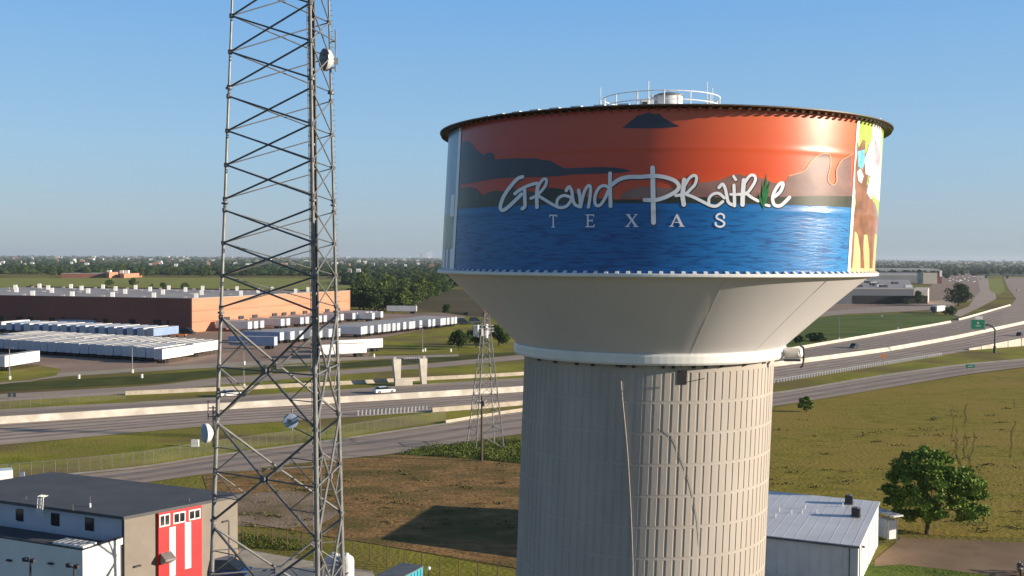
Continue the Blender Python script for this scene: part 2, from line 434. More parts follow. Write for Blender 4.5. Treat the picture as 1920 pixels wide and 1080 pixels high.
# concrete barriers
def wall_along(line, x0, x1, hgt, w, z, step=20, dy=0):
    mb = MB(); xs = [x0 + (x1 - x0) * i / max(1, round((x1 - x0) / step)) for i in range(max(1, round((x1 - x0) / step)) + 1)]
    pts = [G(x, y + dy, 0) for x, y in smooth_line(line, xs)]
    vs = []
    for i, p in enumerate(pts):
        d = (pts[min(i + 1, len(pts) - 1)] - pts[max(i - 1, 0)]).normalized(); nn = Vector((-d.y, d.x, 0))
        for s, zz in ((-w / 2, z), (-w * .28, hgt * .55), (-w * .2, hgt), (w * .2, hgt), (w * .28, hgt * .55), (w / 2, z)):
            q = p + nn * s; vs.append((q.x, q.y, zz))
    k = 6; fs = []
    for i in range(len(pts) - 1):
        for j in range(k - 1): fs.append((i * k + j, (i + 1) * k + j, (i + 1) * k + j + 1, i * k + j + 1))
    fs += [tuple(range(k)), tuple((len(pts) - 1) * k + j for j in range(k - 1, -1, -1))]
    mb.add(vs, fs); return mb
tag(wall_along(MED, -200, 2180, 1.35, 1.5, .1, dy=4).build('median_barrier', 'barrier'), 'long pale concrete median barrier running down the middle of the freeway', 'barrier')
tag(wall_along(UP_T, 1300, 1782, 1.05, .9, .1).build('concrete_barrier', 'barrier'), 'pale concrete barrier on the far edge of the freeway right of the water tower', 'barrier')
tag(wall_along(UP_T, 1797, 1894, 1.05, .9, .1).build('concrete_barrier', 'barrier'), 'short curved concrete barrier beyond the gap, near the green overhead sign', 'barrier')
tag(wall_along([(235, 741), (410, 733), (633, 722), (801, 713), (980, 704), (1200, 680)], 235, 1200, .9, .9, .04).build('concrete_barrier', 'concrete'), 'tan concrete barrier behind the freeway at the concrete gantry', 'barrier')
tag(wall_along([(810, 774), (900, 767), (980, 760), (1200, 742)], 810, 1200, 1.0, .8, .1).build('concrete_barrier', 'concrete'), 'tan concrete barrier at the near edge of the freeway left of the shaft', 'barrier')
tag(wall_along([(835, 800), (980, 776), (1200, 760)], 835, 1200, .7, .6, .1, dy=-5).build('low_kerb_wall', 'concrete'), 'low tan concrete wall beside the near frontage road behind the pylon', 'wall')

# retaining wall at the right
p0, p1, p2 = G(1817, 657), G(1925, 648), G(2100, 622)
rw = thing('retaining_wall', 'tall cream concrete retaining wall beside the freeway at the right edge', 'wall', p0)
mb = MB(); dd = Vector((.3, .8, 0))
ps = [p0, p1, p2]; hs = [.6, 3.0, 4.0]
vs = []
for p, h_ in zip(ps, hs):
    vs += [(p.x, p.y, -.1), (p.x, p.y, h_), (p.x + dd.x, p.y + dd.y, h_), (p.x + dd.x, p.y + dd.y, -.1)]
mb.add(vs, [(0, 4, 5, 1), (1, 5, 6, 2), (2, 6, 7, 3), (4, 8, 9, 5), (5, 9, 10, 6), (6, 10, 11, 7), (0, 1, 2, 3), (8, 11, 10, 9)])
recalc(mb.build('wall_face', 'barrier', rw))
mb = MB()
for t in (.2, .42, .66, .9):
    p = p0.lerp(p1, t); h_ = .9 + 2.7 * t
    mb.box((p.x, p.y - .06, h_ / 2), (.25, .1, h_ * .98))
mb.build('wall_joint', 'concrete', rw)
# ------------------------------------------------------------------ the water tower
TX, TY, TSH = 8.12, 63.38, 0.033
def tcx(z): return TX + (TSH if z < 25 else .050) * (z - 25.0)
TC = Vector((tcx(0), TY, 0))
wt = thing('water_tower', 'huge round water tower with a sunset lake mural and a fluted concrete shaft', 'water tower', TC)
def tp(th, z, r): return (tcx(z) + r * math.cos(th), TY + r * math.sin(th), z)
def hit(px, py, r):
    d = ray(px, py); z = 32.0
    for _ in range(8):
        cx, cy = tcx(z), TY
        a = d.x ** 2 + d.y ** 2; bq = -2 * (d.x * cx + d.y * cy); c = cx * cx + cy * cy - r * r
        D = max(0.0, bq * bq - 4 * a * c)
        t = (-bq - math.sqrt(D)) / (2 * a); z = H + d.z * t
    return math.atan2(d.y * t - TY, d.x * t - tcx(z)), z
def lathe_t(prof, n=192):
    vs = []
    for r_, z in prof:
        for i in range(n): vs.append(tp(2 * PI * i / n, z, r_))
    fs = []
    for j in range(len(prof) - 1):
        for i in range(n): fs.append((j * n + i, j * n + (i + 1) % n, (j + 1) * n + (i + 1) % n, (j + 1) * n + i))
    return MB().add(vs, fs)
ZB, ZT, RT = 29.28, 37.16, 12.5
# shell material: sunset orange, graded with height, redder on the left with shade painted in, with weld-seam undulation
def shell_mat():
    m = bpy.data.materials.new('sunset_paint'); m.use_nodes = True
    nt = m.node_tree; N = nt.nodes; L = nt.links; b = N['Principled BSDF']
    tc = N.new('ShaderNodeTexCoord'); sp = N.new('ShaderNodeSeparateXYZ'); L.new(tc.outputs['Object'], sp.inputs[0])
    mr = N.new('ShaderNodeMapRange'); mr.inputs[1].default_value = 29; mr.inputs[2].default_value = 37.4; L.new(sp.outputs[2], mr.inputs[0])
    rp = N.new('ShaderNodeValToRGB'); L.new(mr.outputs[0], rp.inputs[0])
    e = rp.color_ramp.elements
    e[0].position = .45; e[0].color = (.85, .115, .018, 1); e[1].position = 1; e[1].color = (.72, .120, .042, 1)
    x = e.new(.62); x.color = (.75, .070, .014, 1)
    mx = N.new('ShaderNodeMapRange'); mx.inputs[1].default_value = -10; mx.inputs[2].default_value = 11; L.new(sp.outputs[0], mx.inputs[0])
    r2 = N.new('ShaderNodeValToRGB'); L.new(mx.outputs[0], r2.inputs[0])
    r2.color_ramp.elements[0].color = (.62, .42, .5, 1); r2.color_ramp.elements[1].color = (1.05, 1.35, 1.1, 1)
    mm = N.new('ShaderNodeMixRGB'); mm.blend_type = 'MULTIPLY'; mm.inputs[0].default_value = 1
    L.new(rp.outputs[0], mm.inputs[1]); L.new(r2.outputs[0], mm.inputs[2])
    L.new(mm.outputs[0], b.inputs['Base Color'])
    b.inputs['Roughness'].default_value = .30
    seam_bump(nt, tc, sp, b)
    return m
def seam_bump(nt, tc, sp, b):
    N = nt.nodes; L = nt.links
    # shallow horizontal weld seams in the plate courses
    outs = []
    for zc in (35.32, 32.35):
        s = N.new('ShaderNodeMath'); s.operation = 'SUBTRACT'; L.new(sp.outputs[2], s.inputs[0]); s.inputs[1].default_value = zc
        q = N.new('ShaderNodeMath'); q.operation = 'POWER'; L.new(s.outputs[0], q.inputs[0]); q.inputs[1].default_value = 2
        k = N.new('ShaderNodeMath'); k.operation = 'MULTIPLY'; L.new(q.outputs[0], k.inputs[0]); k.inputs[1].default_value = -38
        ex = N.new('ShaderNodeMath'); ex.operation = 'EXPONENT'; L.new(k.outputs[0], ex.inputs[0]); outs.append(ex)
    ad = N.new('ShaderNodeMath'); ad.operation = 'ADD'; L.new(outs[0].outputs[0], ad.inputs[0]); L.new(outs[1].outputs[0], ad.inputs[1])
    nz = N.new('ShaderNodeTexNoise'); nz.inputs['Scale'].default_value = .35; nz.inputs['Detail'].default_value = 2; L.new(tc.outputs['Object'], nz.inputs['Vector'])
    a2 = N.new('ShaderNodeMath'); a2.operation = 'MULTIPLY_ADD'; L.new(nz.outputs[0], a2.inputs[0]); a2.inputs[1].default_value = 1.6; L.new(ad.outputs[0], a2.inputs[2])
    bp = N.new('ShaderNodeBump'); bp.inputs['Strength'].default_value = 1; bp.inputs['Distance'].default_value = .012
    L.new(a2.outputs[0], bp.inputs['Height']); L.new(bp.outputs[0], b.inputs['Normal'])
def mural_mat(name, c1, c2=None, scale=.6, stretch=(1, 1, 1), c3=None, lo=.4, hi=.6, rough=.3):
    m = mat(name, c1, c2 or c1, scale, rough, stretch=stretch, lo=lo, hi=hi)
    nt = m.node_tree; N = nt.nodes; L = nt.links
    tc = N.new('ShaderNodeTexCoord'); sp = N.new('ShaderNodeSeparateXYZ'); L.new(tc.outputs['Object'], sp.inputs[0])
    seam_bump(nt, tc, sp, N['Principled BSDF'])
    return m
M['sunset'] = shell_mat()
M['m_cloud'] = mural_mat('cloud_slate', (.030, .030, .055), (.045, .035, .060), .3)
M['m_cloud2'] = mural_mat('cloud_mauve', (.20, .105, .095), (.29, .155, .13), .35, (1, 1, 2))
M['m_glow'] = mural_mat('cloud_glow', (.95, .38, .18), (.98, .48, .26), .8)
M['m_trees'] = mural_mat('treeline_black_green', (.020, .024, .012), (.050, .052, .030), .5)
M['m_treesl'] = mural_mat('treeline_sunlit', (.10, .085, .060), (.13, .10, .075), .6)
M['m_white'] = mural_mat('mural_white', (.80, .79, .80), (.86, .85, .86), 1)
M['m_letter'] = mural_mat('letter_white', (.78, .78, .82), (.84, .84, .87), 1)
M['m_shadow'] = mural_mat('letter_outline', (.012, .012, .025), (.02, .02, .035), 1)
M['m_leaf'] = mural_mat('mural_green', (.01, .14, .03), (.015, .20, .05), 1)
def water_mat():
    m = bpy.data.materials.new('lake_paint'); m.use_nodes = True
    nt = m.node_tree; N = nt.nodes; L = nt.links; b = N['Principled BSDF']
    tc = N.new('ShaderNodeTexCoord'); sp = N.new('ShaderNodeSeparateXYZ'); L.new(tc.outputs['Object'], sp.inputs[0])
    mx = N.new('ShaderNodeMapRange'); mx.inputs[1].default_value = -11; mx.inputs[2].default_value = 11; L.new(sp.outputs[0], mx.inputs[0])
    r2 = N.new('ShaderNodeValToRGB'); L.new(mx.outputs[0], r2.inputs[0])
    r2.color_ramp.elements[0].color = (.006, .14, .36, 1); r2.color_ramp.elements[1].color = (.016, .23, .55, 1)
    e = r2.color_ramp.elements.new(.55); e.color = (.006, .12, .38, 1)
    mp = N.new('ShaderNodeMapping'); mp.inputs['Scale'].default_value = (.7, .7, 6.5); L.new(tc.outputs['Object'], mp.inputs[0])
    nz = N.new('ShaderNodeTexNoise'); nz.inputs['Scale'].default_value = 1.5; nz.inputs['Detail'].default_value = 5; nz.inputs['Distortion'].default_value = .6
    L.new(mp.outputs[0], nz.inputs['Vector'])
    rp = N.new('ShaderNodeValToRGB'); L.new(nz.outputs[0], rp.inputs[0])
    rp.color_ramp.elements[0].position = .36; rp.color_ramp.elements[0].color = (.40, .46, .58, 1)
    rp.color_ramp.elements[1].position = .52; rp.color_ramp.elements[1].color = (1, 1, 1, 1)
    # the ripples are strongest low on the lake and fade towards the painted shore
    mz = N.new('ShaderNodeMapRange'); mz.inputs[1].default_value = 33.2; mz.inputs[2].default_value = 31.6; L.new(sp.outputs[2], mz.inputs[0])
    mm = N.new('ShaderNodeMixRGB'); mm.blend_type = 'MULTIPLY'; L.new(mz.outputs[0], mm.inputs[0])
    L.new(r2.outputs[0], mm.inputs[1]); L.new(rp.outputs[0], mm.inputs[2])
    L.new(mm.outputs[0], b.inputs['Base Color'])
    b.inputs['Roughness'].default_value = .30
    seam_bump(nt, tc, sp, b)
    bb = N.new('ShaderNodeBump'); bb.inputs['Strength'].default_value = .5; bb.inputs['Distance'].default_value = .02
    L.new(nz.outputs[0], bb.inputs['Height']); src_n = b.inputs['Normal'].links[0].from_socket; L.new(src_n, bb.inputs['Normal']); L.new(bb.outputs[0], b.inputs['Normal'])
    return m
M['m_water'] = water_mat()

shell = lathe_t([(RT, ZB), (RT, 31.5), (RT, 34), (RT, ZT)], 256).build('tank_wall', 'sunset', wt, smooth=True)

def cyl_poly(name, px, m, off, parent=wt, tz=None):
    pts = tz if tz else [hit(x, y, RT) for x, y in px]
    pts = [((t if t < PI / 2 else t - 2 * PI), z) for t, z in pts]
    bm = bmesh.new()
    vs = [bm.verts.new((t * RT, z, 0)) for t, z in pts]
    f = bm.faces.new(vs); bmesh.ops.triangulate(bm, faces=[f])
    t0 = min(t for t, z in pts); t1 = max(t for t, z in pts); k = t0 - (t0 % .03) + .03
    while k < t1:
        bmesh.ops.bisect_plane(bm, geom=bm.verts[:] + bm.edges[:] + bm.faces[:], plane_co=(k * RT, 0, 0), plane_no=(1, 0, 0), dist=1e-5)
        k += .03
    r_ = RT + off
    bm.verts.index_update()
    V = [tp(v.co.x / RT, v.co.y, r_) for v in bm.verts]
    FF = []
    for f in bm.faces:
        f.normal_update(); idx = [v.index for v in f.verts]
        FF.append(tuple(idx if f.normal.z > 0 else reversed(idx)))
    bm.free()
    return MB().add(V, FF).build(name, m, parent, smooth=True)
def band(z0, z1, x0, x1):
    t0 = hit(x0, 400, RT)[0]; t1 = hit(x1, 400, RT)[0]
    return [(t0, z0), (t1, z0), (t1, z1), (t0, z1)]
ztop = ZT - .02; zbot = ZB + .02
TH_L = hit(858, 380, RT)[0]; TH_R = hit(1597, 380, RT)[0]
if TH_L > 0: TH_L -= 2 * PI
zshore = hit(1230, 380, RT)[1]
cyl_poly('painted_lake', None, 'm_water', .004, tz=[(TH_L, zbot), (TH_R, zbot), (TH_R, zshore), (TH_L, zshore)])
treeline = [(859, 389), (859, 350), (868, 353), (880, 351), (893, 354), (900, 361), (906, 366), (918, 360), (930, 357), (945, 359), (960, 352), (985, 357), (1005, 361), (1015, 356), (1032, 352), (1052, 354), (1070, 361), (1085, 363), (1105, 371), (1150, 374), (1200, 374), (1250, 371), (1300, 369), (1350, 370), (1400, 368), (1470, 369), (1540, 367), (1597, 368)]
tl = [(859, 389)] + treeline[1:]
pts = [hit(x, y, RT) for x, y in treeline[1:]]
pts = [((t if t < PI / 2 else t - 2 * PI), z) for t, z in pts]
pts[0] = (TH_L, pts[0][1]); pts[-1] = (TH_R, pts[-1][1])
cyl_poly('painted_treeline', None, 'm_trees', .016, tz=[(TH_L, zshore - .02)] + pts + [(TH_R, zshore - .02)])
cyl_poly('painted_cloud', [(1167, 240), (1180, 229), (1190, 222), (1195, 217), (1207, 214), (1215, 211), (1228, 214), (1236, 213), (1245, 222), (1262, 231), (1275, 237), (1245, 240), (1205, 241)], 'm_cloud', .010)
cyl_poly('painted_cloud', [(860, 267), (870, 266), (877, 264), (885, 271), (890, 279), (898, 285), (907, 291), (914, 287), (922, 286), (927, 292), (929, 300), (942, 297), (955, 298), (968, 296), (985, 297), (1005, 297), (1018, 300), (1031, 301), (1044, 308), (1057, 315), (1079, 315), (1100, 314), (1124, 313), (1150, 314), (1168, 316), (1185, 321), (1164, 324), (1124, 326), (1079, 327), (1050, 330), (1020, 332), (990, 332), (968, 333), (940, 334), (913, 338), (885, 343), (860, 347)], 'm_cloud', .010)
cl2 = [(1163, 373), (1165, 366), (1175, 358), (1190, 353), (1205, 350), (1230, 351), (1260, 353), (1290, 346), (1307, 343), (1330, 341), (1351, 337), (1366, 331), (1384, 326), (1405, 333), (1430, 334), (1447, 342), (1462, 345), (1470, 348), (1474, 338), (1479, 331), (1492, 326), (1507, 322), (1514, 313), (1521, 304), (1528, 296), (1536, 291), (1546, 288), (1555, 290), (1557, 300), (1556, 315), (1552, 330), (1553, 341), (1562, 347), (1568, 338), (1567, 322), (1572, 308), (1578, 300), (1590, 294), (1596, 288), (1597, 373)]
cyl_poly('painted_cloud', cl2, 'm_cloud2', .010)

# strokes painted along a centre line
def catmull(p, k=5):
    if len(p) < 3: return p
    q = [p[0]] + p + [p[-1]]; out = []
    for i in range(1, len(q) - 2):
        a, b, c, d = [Vector(v) for v in q[i - 1:i + 3]]
        for j in range(k):
            t = j / k
            out.append(tuple(0.5 * (2 * b + (c - a) * t + (2 * a - 5 * b + 4 * c - d) * t * t + (3 * b - a - 3 * c + d) * t ** 3)))
    out.append(p[-1]); return out
def stroke(mb, pts, w, off, curve=True, w2=None, dr=.00025):
    if curve: pts = catmull(pts)
    P = [Vector(p) for p in pts]; n = len(P); w2 = w if w2 is None else w2
    L_, R_ = [], []
    for i, p in enumerate(P):
        d = (P[min(i + 1, n - 1)] - P[max(i - 1, 0)]).normalized(); nn = Vector((-d.y, d.x))
        ww = (w + (w2 - w) * i / (n - 1)) / 2
        L_.append(p + nn * ww); R_.append(p - nn * ww)
    def T(p, r_):
        t, z = hit(p.x, p.y, RT); return tp(t, z, RT + r_)
    for i in range(n - 1):
        o = off + i * dr
        mb.add([T(L_[i], o), T(R_[i], o), T(R_[i + 1], o), T(L_[i + 1], o)], [(3, 2, 1, 0)])
    for p, d, ww, o in ((P[0], (P[0] - P[1]).normalized(), w / 2, off - .0002), (P[-1], (P[-1] - P[-2]).normalized(), w2 / 2, off + n * dr)):
        a0 = math.atan2(d.y, d.x)
        c = [T(p + Vector((math.cos(a0 + a), math.sin(a0 + a))) * ww, o) for a in [(-PI / 2 + PI * k / 8) for k in range(9)]]
        mb.add(c, [tuple(range(9))][::-1])
def sc6(l): return [(900 + x / 6, 300 + y / 6) for x, y in l]
def sc7(l): return [(1200 + x / 6.4, 300 + y / 6.4) for x, y in l]
LET = [
 ('G', [(sc6([(482, 190), (425, 212), (345, 300), (275, 400), (238, 495), (235, 548), (265, 566), (320, 530), (400, 455), (470, 385)]), 7), (sc6([(395, 380), (440, 345), (520, 300), (600, 270), (650, 262)]), 6.4), (sc6([(505, 335), (508, 450), (508, 520), (478, 548)]), 7)]),
 ('R', [(sc6([(655, 290), (642, 400), (645, 532)]), 7.4), (sc6([(660, 300), (692, 240), (728, 212), (752, 230), (738, 290), (690, 352), (640, 400), (575, 432)]), 5.6), (sc6([(655, 400), (720, 440), (820, 500), (900, 535), (970, 522), (1010, 480), (1030, 430), (960, 400), (900, 418), (870, 460), (868, 515)]), 6)]),
 ('a', [(sc6([(972, 345), (1005, 300), (1035, 350), (1045, 430), (1070, 500), (1135, 528)]), 6.4)]),
 ('n', [(sc6([(1112, 340), (1128, 430), (1136, 522)]), 7), (sc6([(1140, 500), (1168, 380), (1208, 300), (1240, 292), (1246, 350), (1236, 440), (1222, 530)]), 6.2)]),
 ('d', [(sc6([(1465, 150), (1464, 300), (1470, 520)]), 7.6), (sc6([(1450, 312), (1400, 288), (1345, 310), (1305, 380), (1292, 460), (1310, 510), (1352, 508), (1400, 445), (1445, 345)]), 6.2)]),
 ('P', [(sc7([(-340, 300), (-250, 235), (-140, 205), (0, 203), (100, 195), (200, 192), (320, 212), (420, 252), (466, 312), (440, 370), (350, 425), (250, 465), (170, 482), (55, 480)]), 8), (sc7([(152, 95), (155, 260), (158, 450), (163, 750)]), 9.6)]),
 ('R', [(sc7([(530, 240), (518, 350), (510, 430), (525, 535)]), 9), (sc7([(540, 300), (590, 220), (645, 186), (678, 212), (660, 290), (612, 345), (545, 405), (430, 428)]), 6), (sc7([(560, 415), (650, 450), (760, 505), (850, 548), (920, 550), (990, 500)]), 6.2)]),
 ('a', [(sc7([(945, 332), (988, 290), (1020, 340), (1040, 430), (1062, 510), (1125, 545)]), 6.4), (sc7([(1010, 455), (945, 402), (875, 410), (828, 460), (826, 520)]), 5.8)]),
 ('i', [(sc7([(1125, 305), (1130, 420), (1132, 548)]), 6.6), (sc7([(1085, 412), (1165, 415)]), 5)]),
 ('.', [(sc7([(1120, 195), (1148, 238)]), 5.4)]),
 ('R', [(sc7([(1245, 245), (1232, 400), (1228, 535)]), 9), (sc7([(1255, 270), (1315, 190), (1368, 188), (1382, 240), (1340, 322), (1270, 405), (1180, 412)]), 6), (sc7([(1270, 395), (1330, 445), (1415, 492)]), 6)]),
 ('i', [(sc7([(1508, 540), (1548, 550)]), 5.4)]),
 ('e', [(sc7([(1612, 440), (1680, 382), (1712, 305), (1700, 275), (1655, 305), (1605, 390), (1588, 470), (1612, 540), (1680, 548), (1745, 495), (1790, 448)]), 6.8)]),
]
ks = 0
for nm, sts in LET:
    mb = MB(); ms = MB()
    for pts_, w in sts:
        stroke(mb, pts_, w * .93, .022 + .002 * (ks % 4), dr=.00006)
        stroke(ms, [(x + .9, y + 1.3) for x, y in pts_], w + .9, .0175 + .0009 * (ks % 4), dr=.00002)
        ks += 1
    lo = mb.build('painted_letter', 'm_letter', wt)
    ms.build('letter_outline', 'm_shadow', lo)
# serif capitals: T E X A S, polygons drawn in a 100 x 130 box
SER = {
 'T': [[(0, 0), (100, 0), (100, 28), (92, 28), (86, 12), (60, 12), (60, 118), (74, 124), (74, 130), (28, 130), (28, 124), (42, 118), (42, 12), (14, 12), (8, 28), (0, 28)]],
 'E': [[(0, 0), (90, 0), (92, 26), (86, 26), (80, 11), (34, 11), (34, 57), (64, 57), (70, 46), (75, 46), (75, 80), (70, 80), (64, 69), (34, 69), (34, 118), (80, 118), (92, 100), (98, 100), (92, 130), (0, 130), (0, 123), (16, 119), (16, 11), (0, 7)]],
 'X': [[(2, 0), (42, 0), (42, 6), (34, 9), (58, 50), (82, 9), (72, 6), (72, 0), (104, 0), (104, 6), (94, 9), (64, 58), (100, 121), (110, 124), (110, 130), (66, 130), (66, 124), (76, 121), (50, 76), (22, 121), (34, 124), (34, 130), (-4, 130), (-4, 124), (8, 121), (44, 66), (12, 9), (2, 6)]],
 'A': [[(48, 0), (58, 0), (100, 120), (112, 124), (112, 130), (66, 130), (66, 124), (78, 121), (68, 90), (34, 90), (34, 81), (65, 81), (48, 34), (46, 34), (16, 121), (28, 124), (28, 130), (-8, 130), (-8, 124), (4, 120)]],
}
for ch, x0, y0, w, h_ in (('T', 1030.5, 402.5, 14.5, 24), ('E', 1098, 402.0, 18, 24), ('X', 1173, 401.5, 22, 24), ('A', 1256.5, 401.5, 24.5, 23.5)):
    for poly in SER[ch]:
        cyl_poly('painted_letter', [(x0 + px_ / 100 * w, y0 + py_ / 130 * h_) for px_, py_ in poly], 'm_letter', .030)
mb = MB(); stroke(mb, sc7([(1005, 695), (1000, 662), (960, 645), (920, 665), (922, 700), (965, 722), (1005, 750), (1000, 785), (955, 802), (912, 785), (905, 755)]), 3.6, .030)
mb.build('painted_letter', 'm_letter', wt)
# the blades of green that stand in for the letter between r and e
for k, (a, b_, w) in enumerate((((1480, 600), (1522, 165), 6), ((1478, 575), (1562, 245), 4.5), ((1476, 570), (1425, 395), 5), ((1482, 560), (1545, 360), 4), ((1478, 560), (1478, 250), 4))):
    mb = MB(); a, b_ = sc7([a, b_]); mid = ((a[0] + b_[0]) / 2 - 1.2, (a[1] + b_[1]) / 2)
    stroke(mb, [a, mid], 1.0, .034 + k * .002, False, w2=w); stroke(mb, [mid, b_], w, .0345 + k * .002, False, w2=.6)
    mb.build('painted_blade', 'm_leaf', wt)
# pale glow along the edge of the right cloud
mb = MB(); stroke(mb, [(1479, 330), (1492, 326), (1507, 321), (1514, 313), (1521, 303), (1528, 296), (1536, 290), (1546, 288), (1555, 290), (1557, 300), (1556, 315), (1552, 330), (1553, 341), (1562, 347), (1568, 338), (1567, 322), (1572, 308), (1578, 300), (1590, 293), (1596, 288)], 1.25, .020)
mb.build('painted_glow', 'm_glow', wt)
# white divider lines and the next panels
TL = [(hit(858, 380, RT)[0])]
def vband(name, ta, tb, z0, z1, m, off): return cyl_poly(name, None, m, off, tz=[(ta, z0), (tb, z0), (tb, z1), (ta, z1)])
TH2 = hit(1600, 380, RT)[0]
vband('divider_stripe', TH_R - .002, TH_R + .022, zbot, ztop, 'm_white', .024)
vband('divider_stripe', TH_L - .03, TH_L + .004, zbot, ztop, 'm_white', .024)
M['p_green'] = mural_mat('panel_lime', (.36, .50, .06), (.46, .58, .10), .8)
M['p_sand'] = mural_mat('panel_sand', (.62, .48, .22), (.72, .57, .30), .8)
M['p_brown'] = mural_mat('panel_brown', (.20, .085, .045), (.34, .15, .08), 1.2)
M['p_mauve'] = mural_mat('panel_mauve', (.30, .17, .15), (.42, .26, .22), 1.5)
M['p_pink'] = mural_mat('panel_pink', (.62, .34, .38), (.75, .5, .5), 1.5)
M['p_cyan'] = mural_mat('panel_cyan', (.12, .42, .55), (.25, .6, .7), 1.5)
M['p_sky'] = mural_mat('panel_sky', (.10, .28, .50), (.22, .42, .62), .4, (1, 1, .4))
M['p_grey'] = mural_mat('panel_grey', (.22, .30, .24), (.32, .38, .32), .8)
vband('racing_panel', TH_R + .024, 0.30, zbot, ztop, 'p_green', .008)
def rp_(name, pts, m, off): return cyl_poly(name, pts, m, off)
# figures of the racing panel (source pixels read off the photograph)
rp_('racing_panel_patch', [(1637, 224), (1652, 222), (1652, 380), (1640, 372), (1630, 300), (1634, 260)], 'm_white', .014)
rp_('racing_panel_patch', [(1600, 400), (1608, 378), (1612, 390), (1620, 370), (1640, 380), (1646, 420), (1644, 440), (1630, 436), (1616, 430), (1600, 436)], 'p_mauve', .018)
rp_('racing_panel_patch', [(1594, 511), (1598, 430), (1612, 425), (1643, 428), (1641, 511)], 'p_sand', .014)
rp_('painted_horse', [(1606, 262), (1610, 278), (1618, 262), (1622, 264), (1621, 285), (1627, 300), (1627, 330), (1624, 345), (1634, 370), (1640, 400), (1640, 432), (1637, 470), (1635, 503), (1630, 503), (1630, 470), (1626, 440), (1619, 440), (1618, 470), (1620, 503), (1613, 503), (1613, 470), (1608, 440), (1602, 430), (1600, 470), (1597, 503), (1594, 503), (1597, 450), (1600, 410), (1605, 380), (1602, 350), (1603, 310), (1606, 290)], 'p_brown', .026)
rp_('painted_horse_blinker', [(1607, 284), (1620, 280), (1621, 303), (1616, 318), (1608, 312)], 'p_cyan', .032)
rp_('painted_jockey', [(1620, 300), (1630, 268), (1640, 272), (1644, 300), (1643, 340), (1638, 362), (1632, 374), (1624, 362), (1630, 330), (1622, 326)], 'm_white', .033)
rp_('painted_jockey_sleeve', [(1640, 262), (1648, 268), (1650, 300), (1643, 318), (1639, 292)], 'p_pink', .038)
rp_('painted_horse_blaze', [(1606, 322), (1612, 316), (1618, 330), (1614, 344), (1608, 338)], 'm_white', .038)
# left panel
vband('city_panel', TH_L - .032, -3.45, zbot, ztop, 'p_sky', .008)
vband('city_panel_patch', TH_L - .032, -3.45, zbot + 1.2, zbot + 3.2, 'p_grey', .014)
vband('city_panel_patch', TH_L - .04, TH_L - .10, zbot + 3.0, zbot + 4.2, 'm_white', .020)
for k in range(3): vband('city_panel_stripe', TH_L - .06 - k * .07, TH_L - .03 - k * .07, zbot, zbot + 1.2, 'm_white', .022)

# rim flange with its row of gussets
mb = lathe_t([(12.50, ZT + .03), (13.00, ZT + .07), (13.02, ZT + .085), (13.02, ZT + .14), (12.90, ZT + .165), (12.4, ZT + .16)], 192)
for i in range(168):
    t = 2 * PI * i / 168; t2 = t + .012
    a = [tp(t, ZT + .0, 12.97), tp(t, ZT - .09, 12.93), tp(t, ZT - .09, 12.86), tp(t, ZT - .02, 12.6)]
    b_ = [tp(t2, ZT + .0, 12.97), tp(t2, ZT - .09, 12.93), tp(t2, ZT - .09, 12.86), tp(t2, ZT - .02, 12.6)]
    mb.add(a + b_, [(0, 1, 2, 3), (7, 6, 5, 4), (0, 4, 5, 1), (1, 5, 6, 2), (2, 6, 7, 3)])
M['rim'] = mat('rim_brown', (.060, .045, .030), (.10, .075, .05), 2, .5)
recalc(mb.build('rim_flange', 'rim', wt))
# roof
mb = lathe_t([(12.55, ZT + .165), (11, ZT + .40), (8, ZT + .80), (5, ZT + 1.2), (2, ZT + 1.42), (.02, ZT + 1.48)], 128)
mb.build('tank_roof', 'white', wt, smooth=True)
for i in range(9):   # pale clips that catch the light on the roof edge
    t = R(-150 + i * 5.5); c = tp(t, ZT + .22, 12.35); MB().box(c, (.55, .3, .12), t + PI / 2).build('roof_clip', 'white', wt)
# lower ring, cone, collar
mb = lathe_t([(12.5, 29.30), (12.72, 29.30), (12.74, 29.26), (12.74, 29.16), (12.70, 29.12), (12.2, 29.11)], 192)
for i in range(150):
    t = 2 * PI * i / 150; a, b_, c, d = tp(t, 29.30, 12.72), tp(t, 29.42, 12.53), tp(t + .014, 29.42, 12.53), tp(t + .014, 29.30, 12.72)
    mb.add([a, b_, c, d, tp(t, 29.30, 12.5), tp(t + .014, 29.30, 12.5)], [(0, 1, 2, 3), (0, 4, 1), (3, 2, 5)])
mb.build('lower_flange', 'white', wt)
def cone_mat():
    m = M['tankwhite'].copy(); return m
lathe_t([(12.28, 29.12), (11.0, 27.98), (9.5, 26.6), (7.86, 25.04)], 128).build('bowl', 'tankwhite', wt, smooth=True)
lathe_t([(7.80, 25.05), (7.96, 25.03), (7.99, 24.90), (7.99, 24.55), (7.92, 24.44), (7.45, 24.42)], 128).build('collar', 'white', wt)
mb = None
for i in range(12):   # flush butt welds between the plates of the bowl
    t = R(-98 + 17 + i * 30); MB().path([tp(t, 29.1, 12.262), tp(t, 27.98, 10.985), tp(t, 26.6, 9.485), tp(t, 25.06, 7.862)], .022, 6).build('bowl_weld', 'tankwhite', wt)
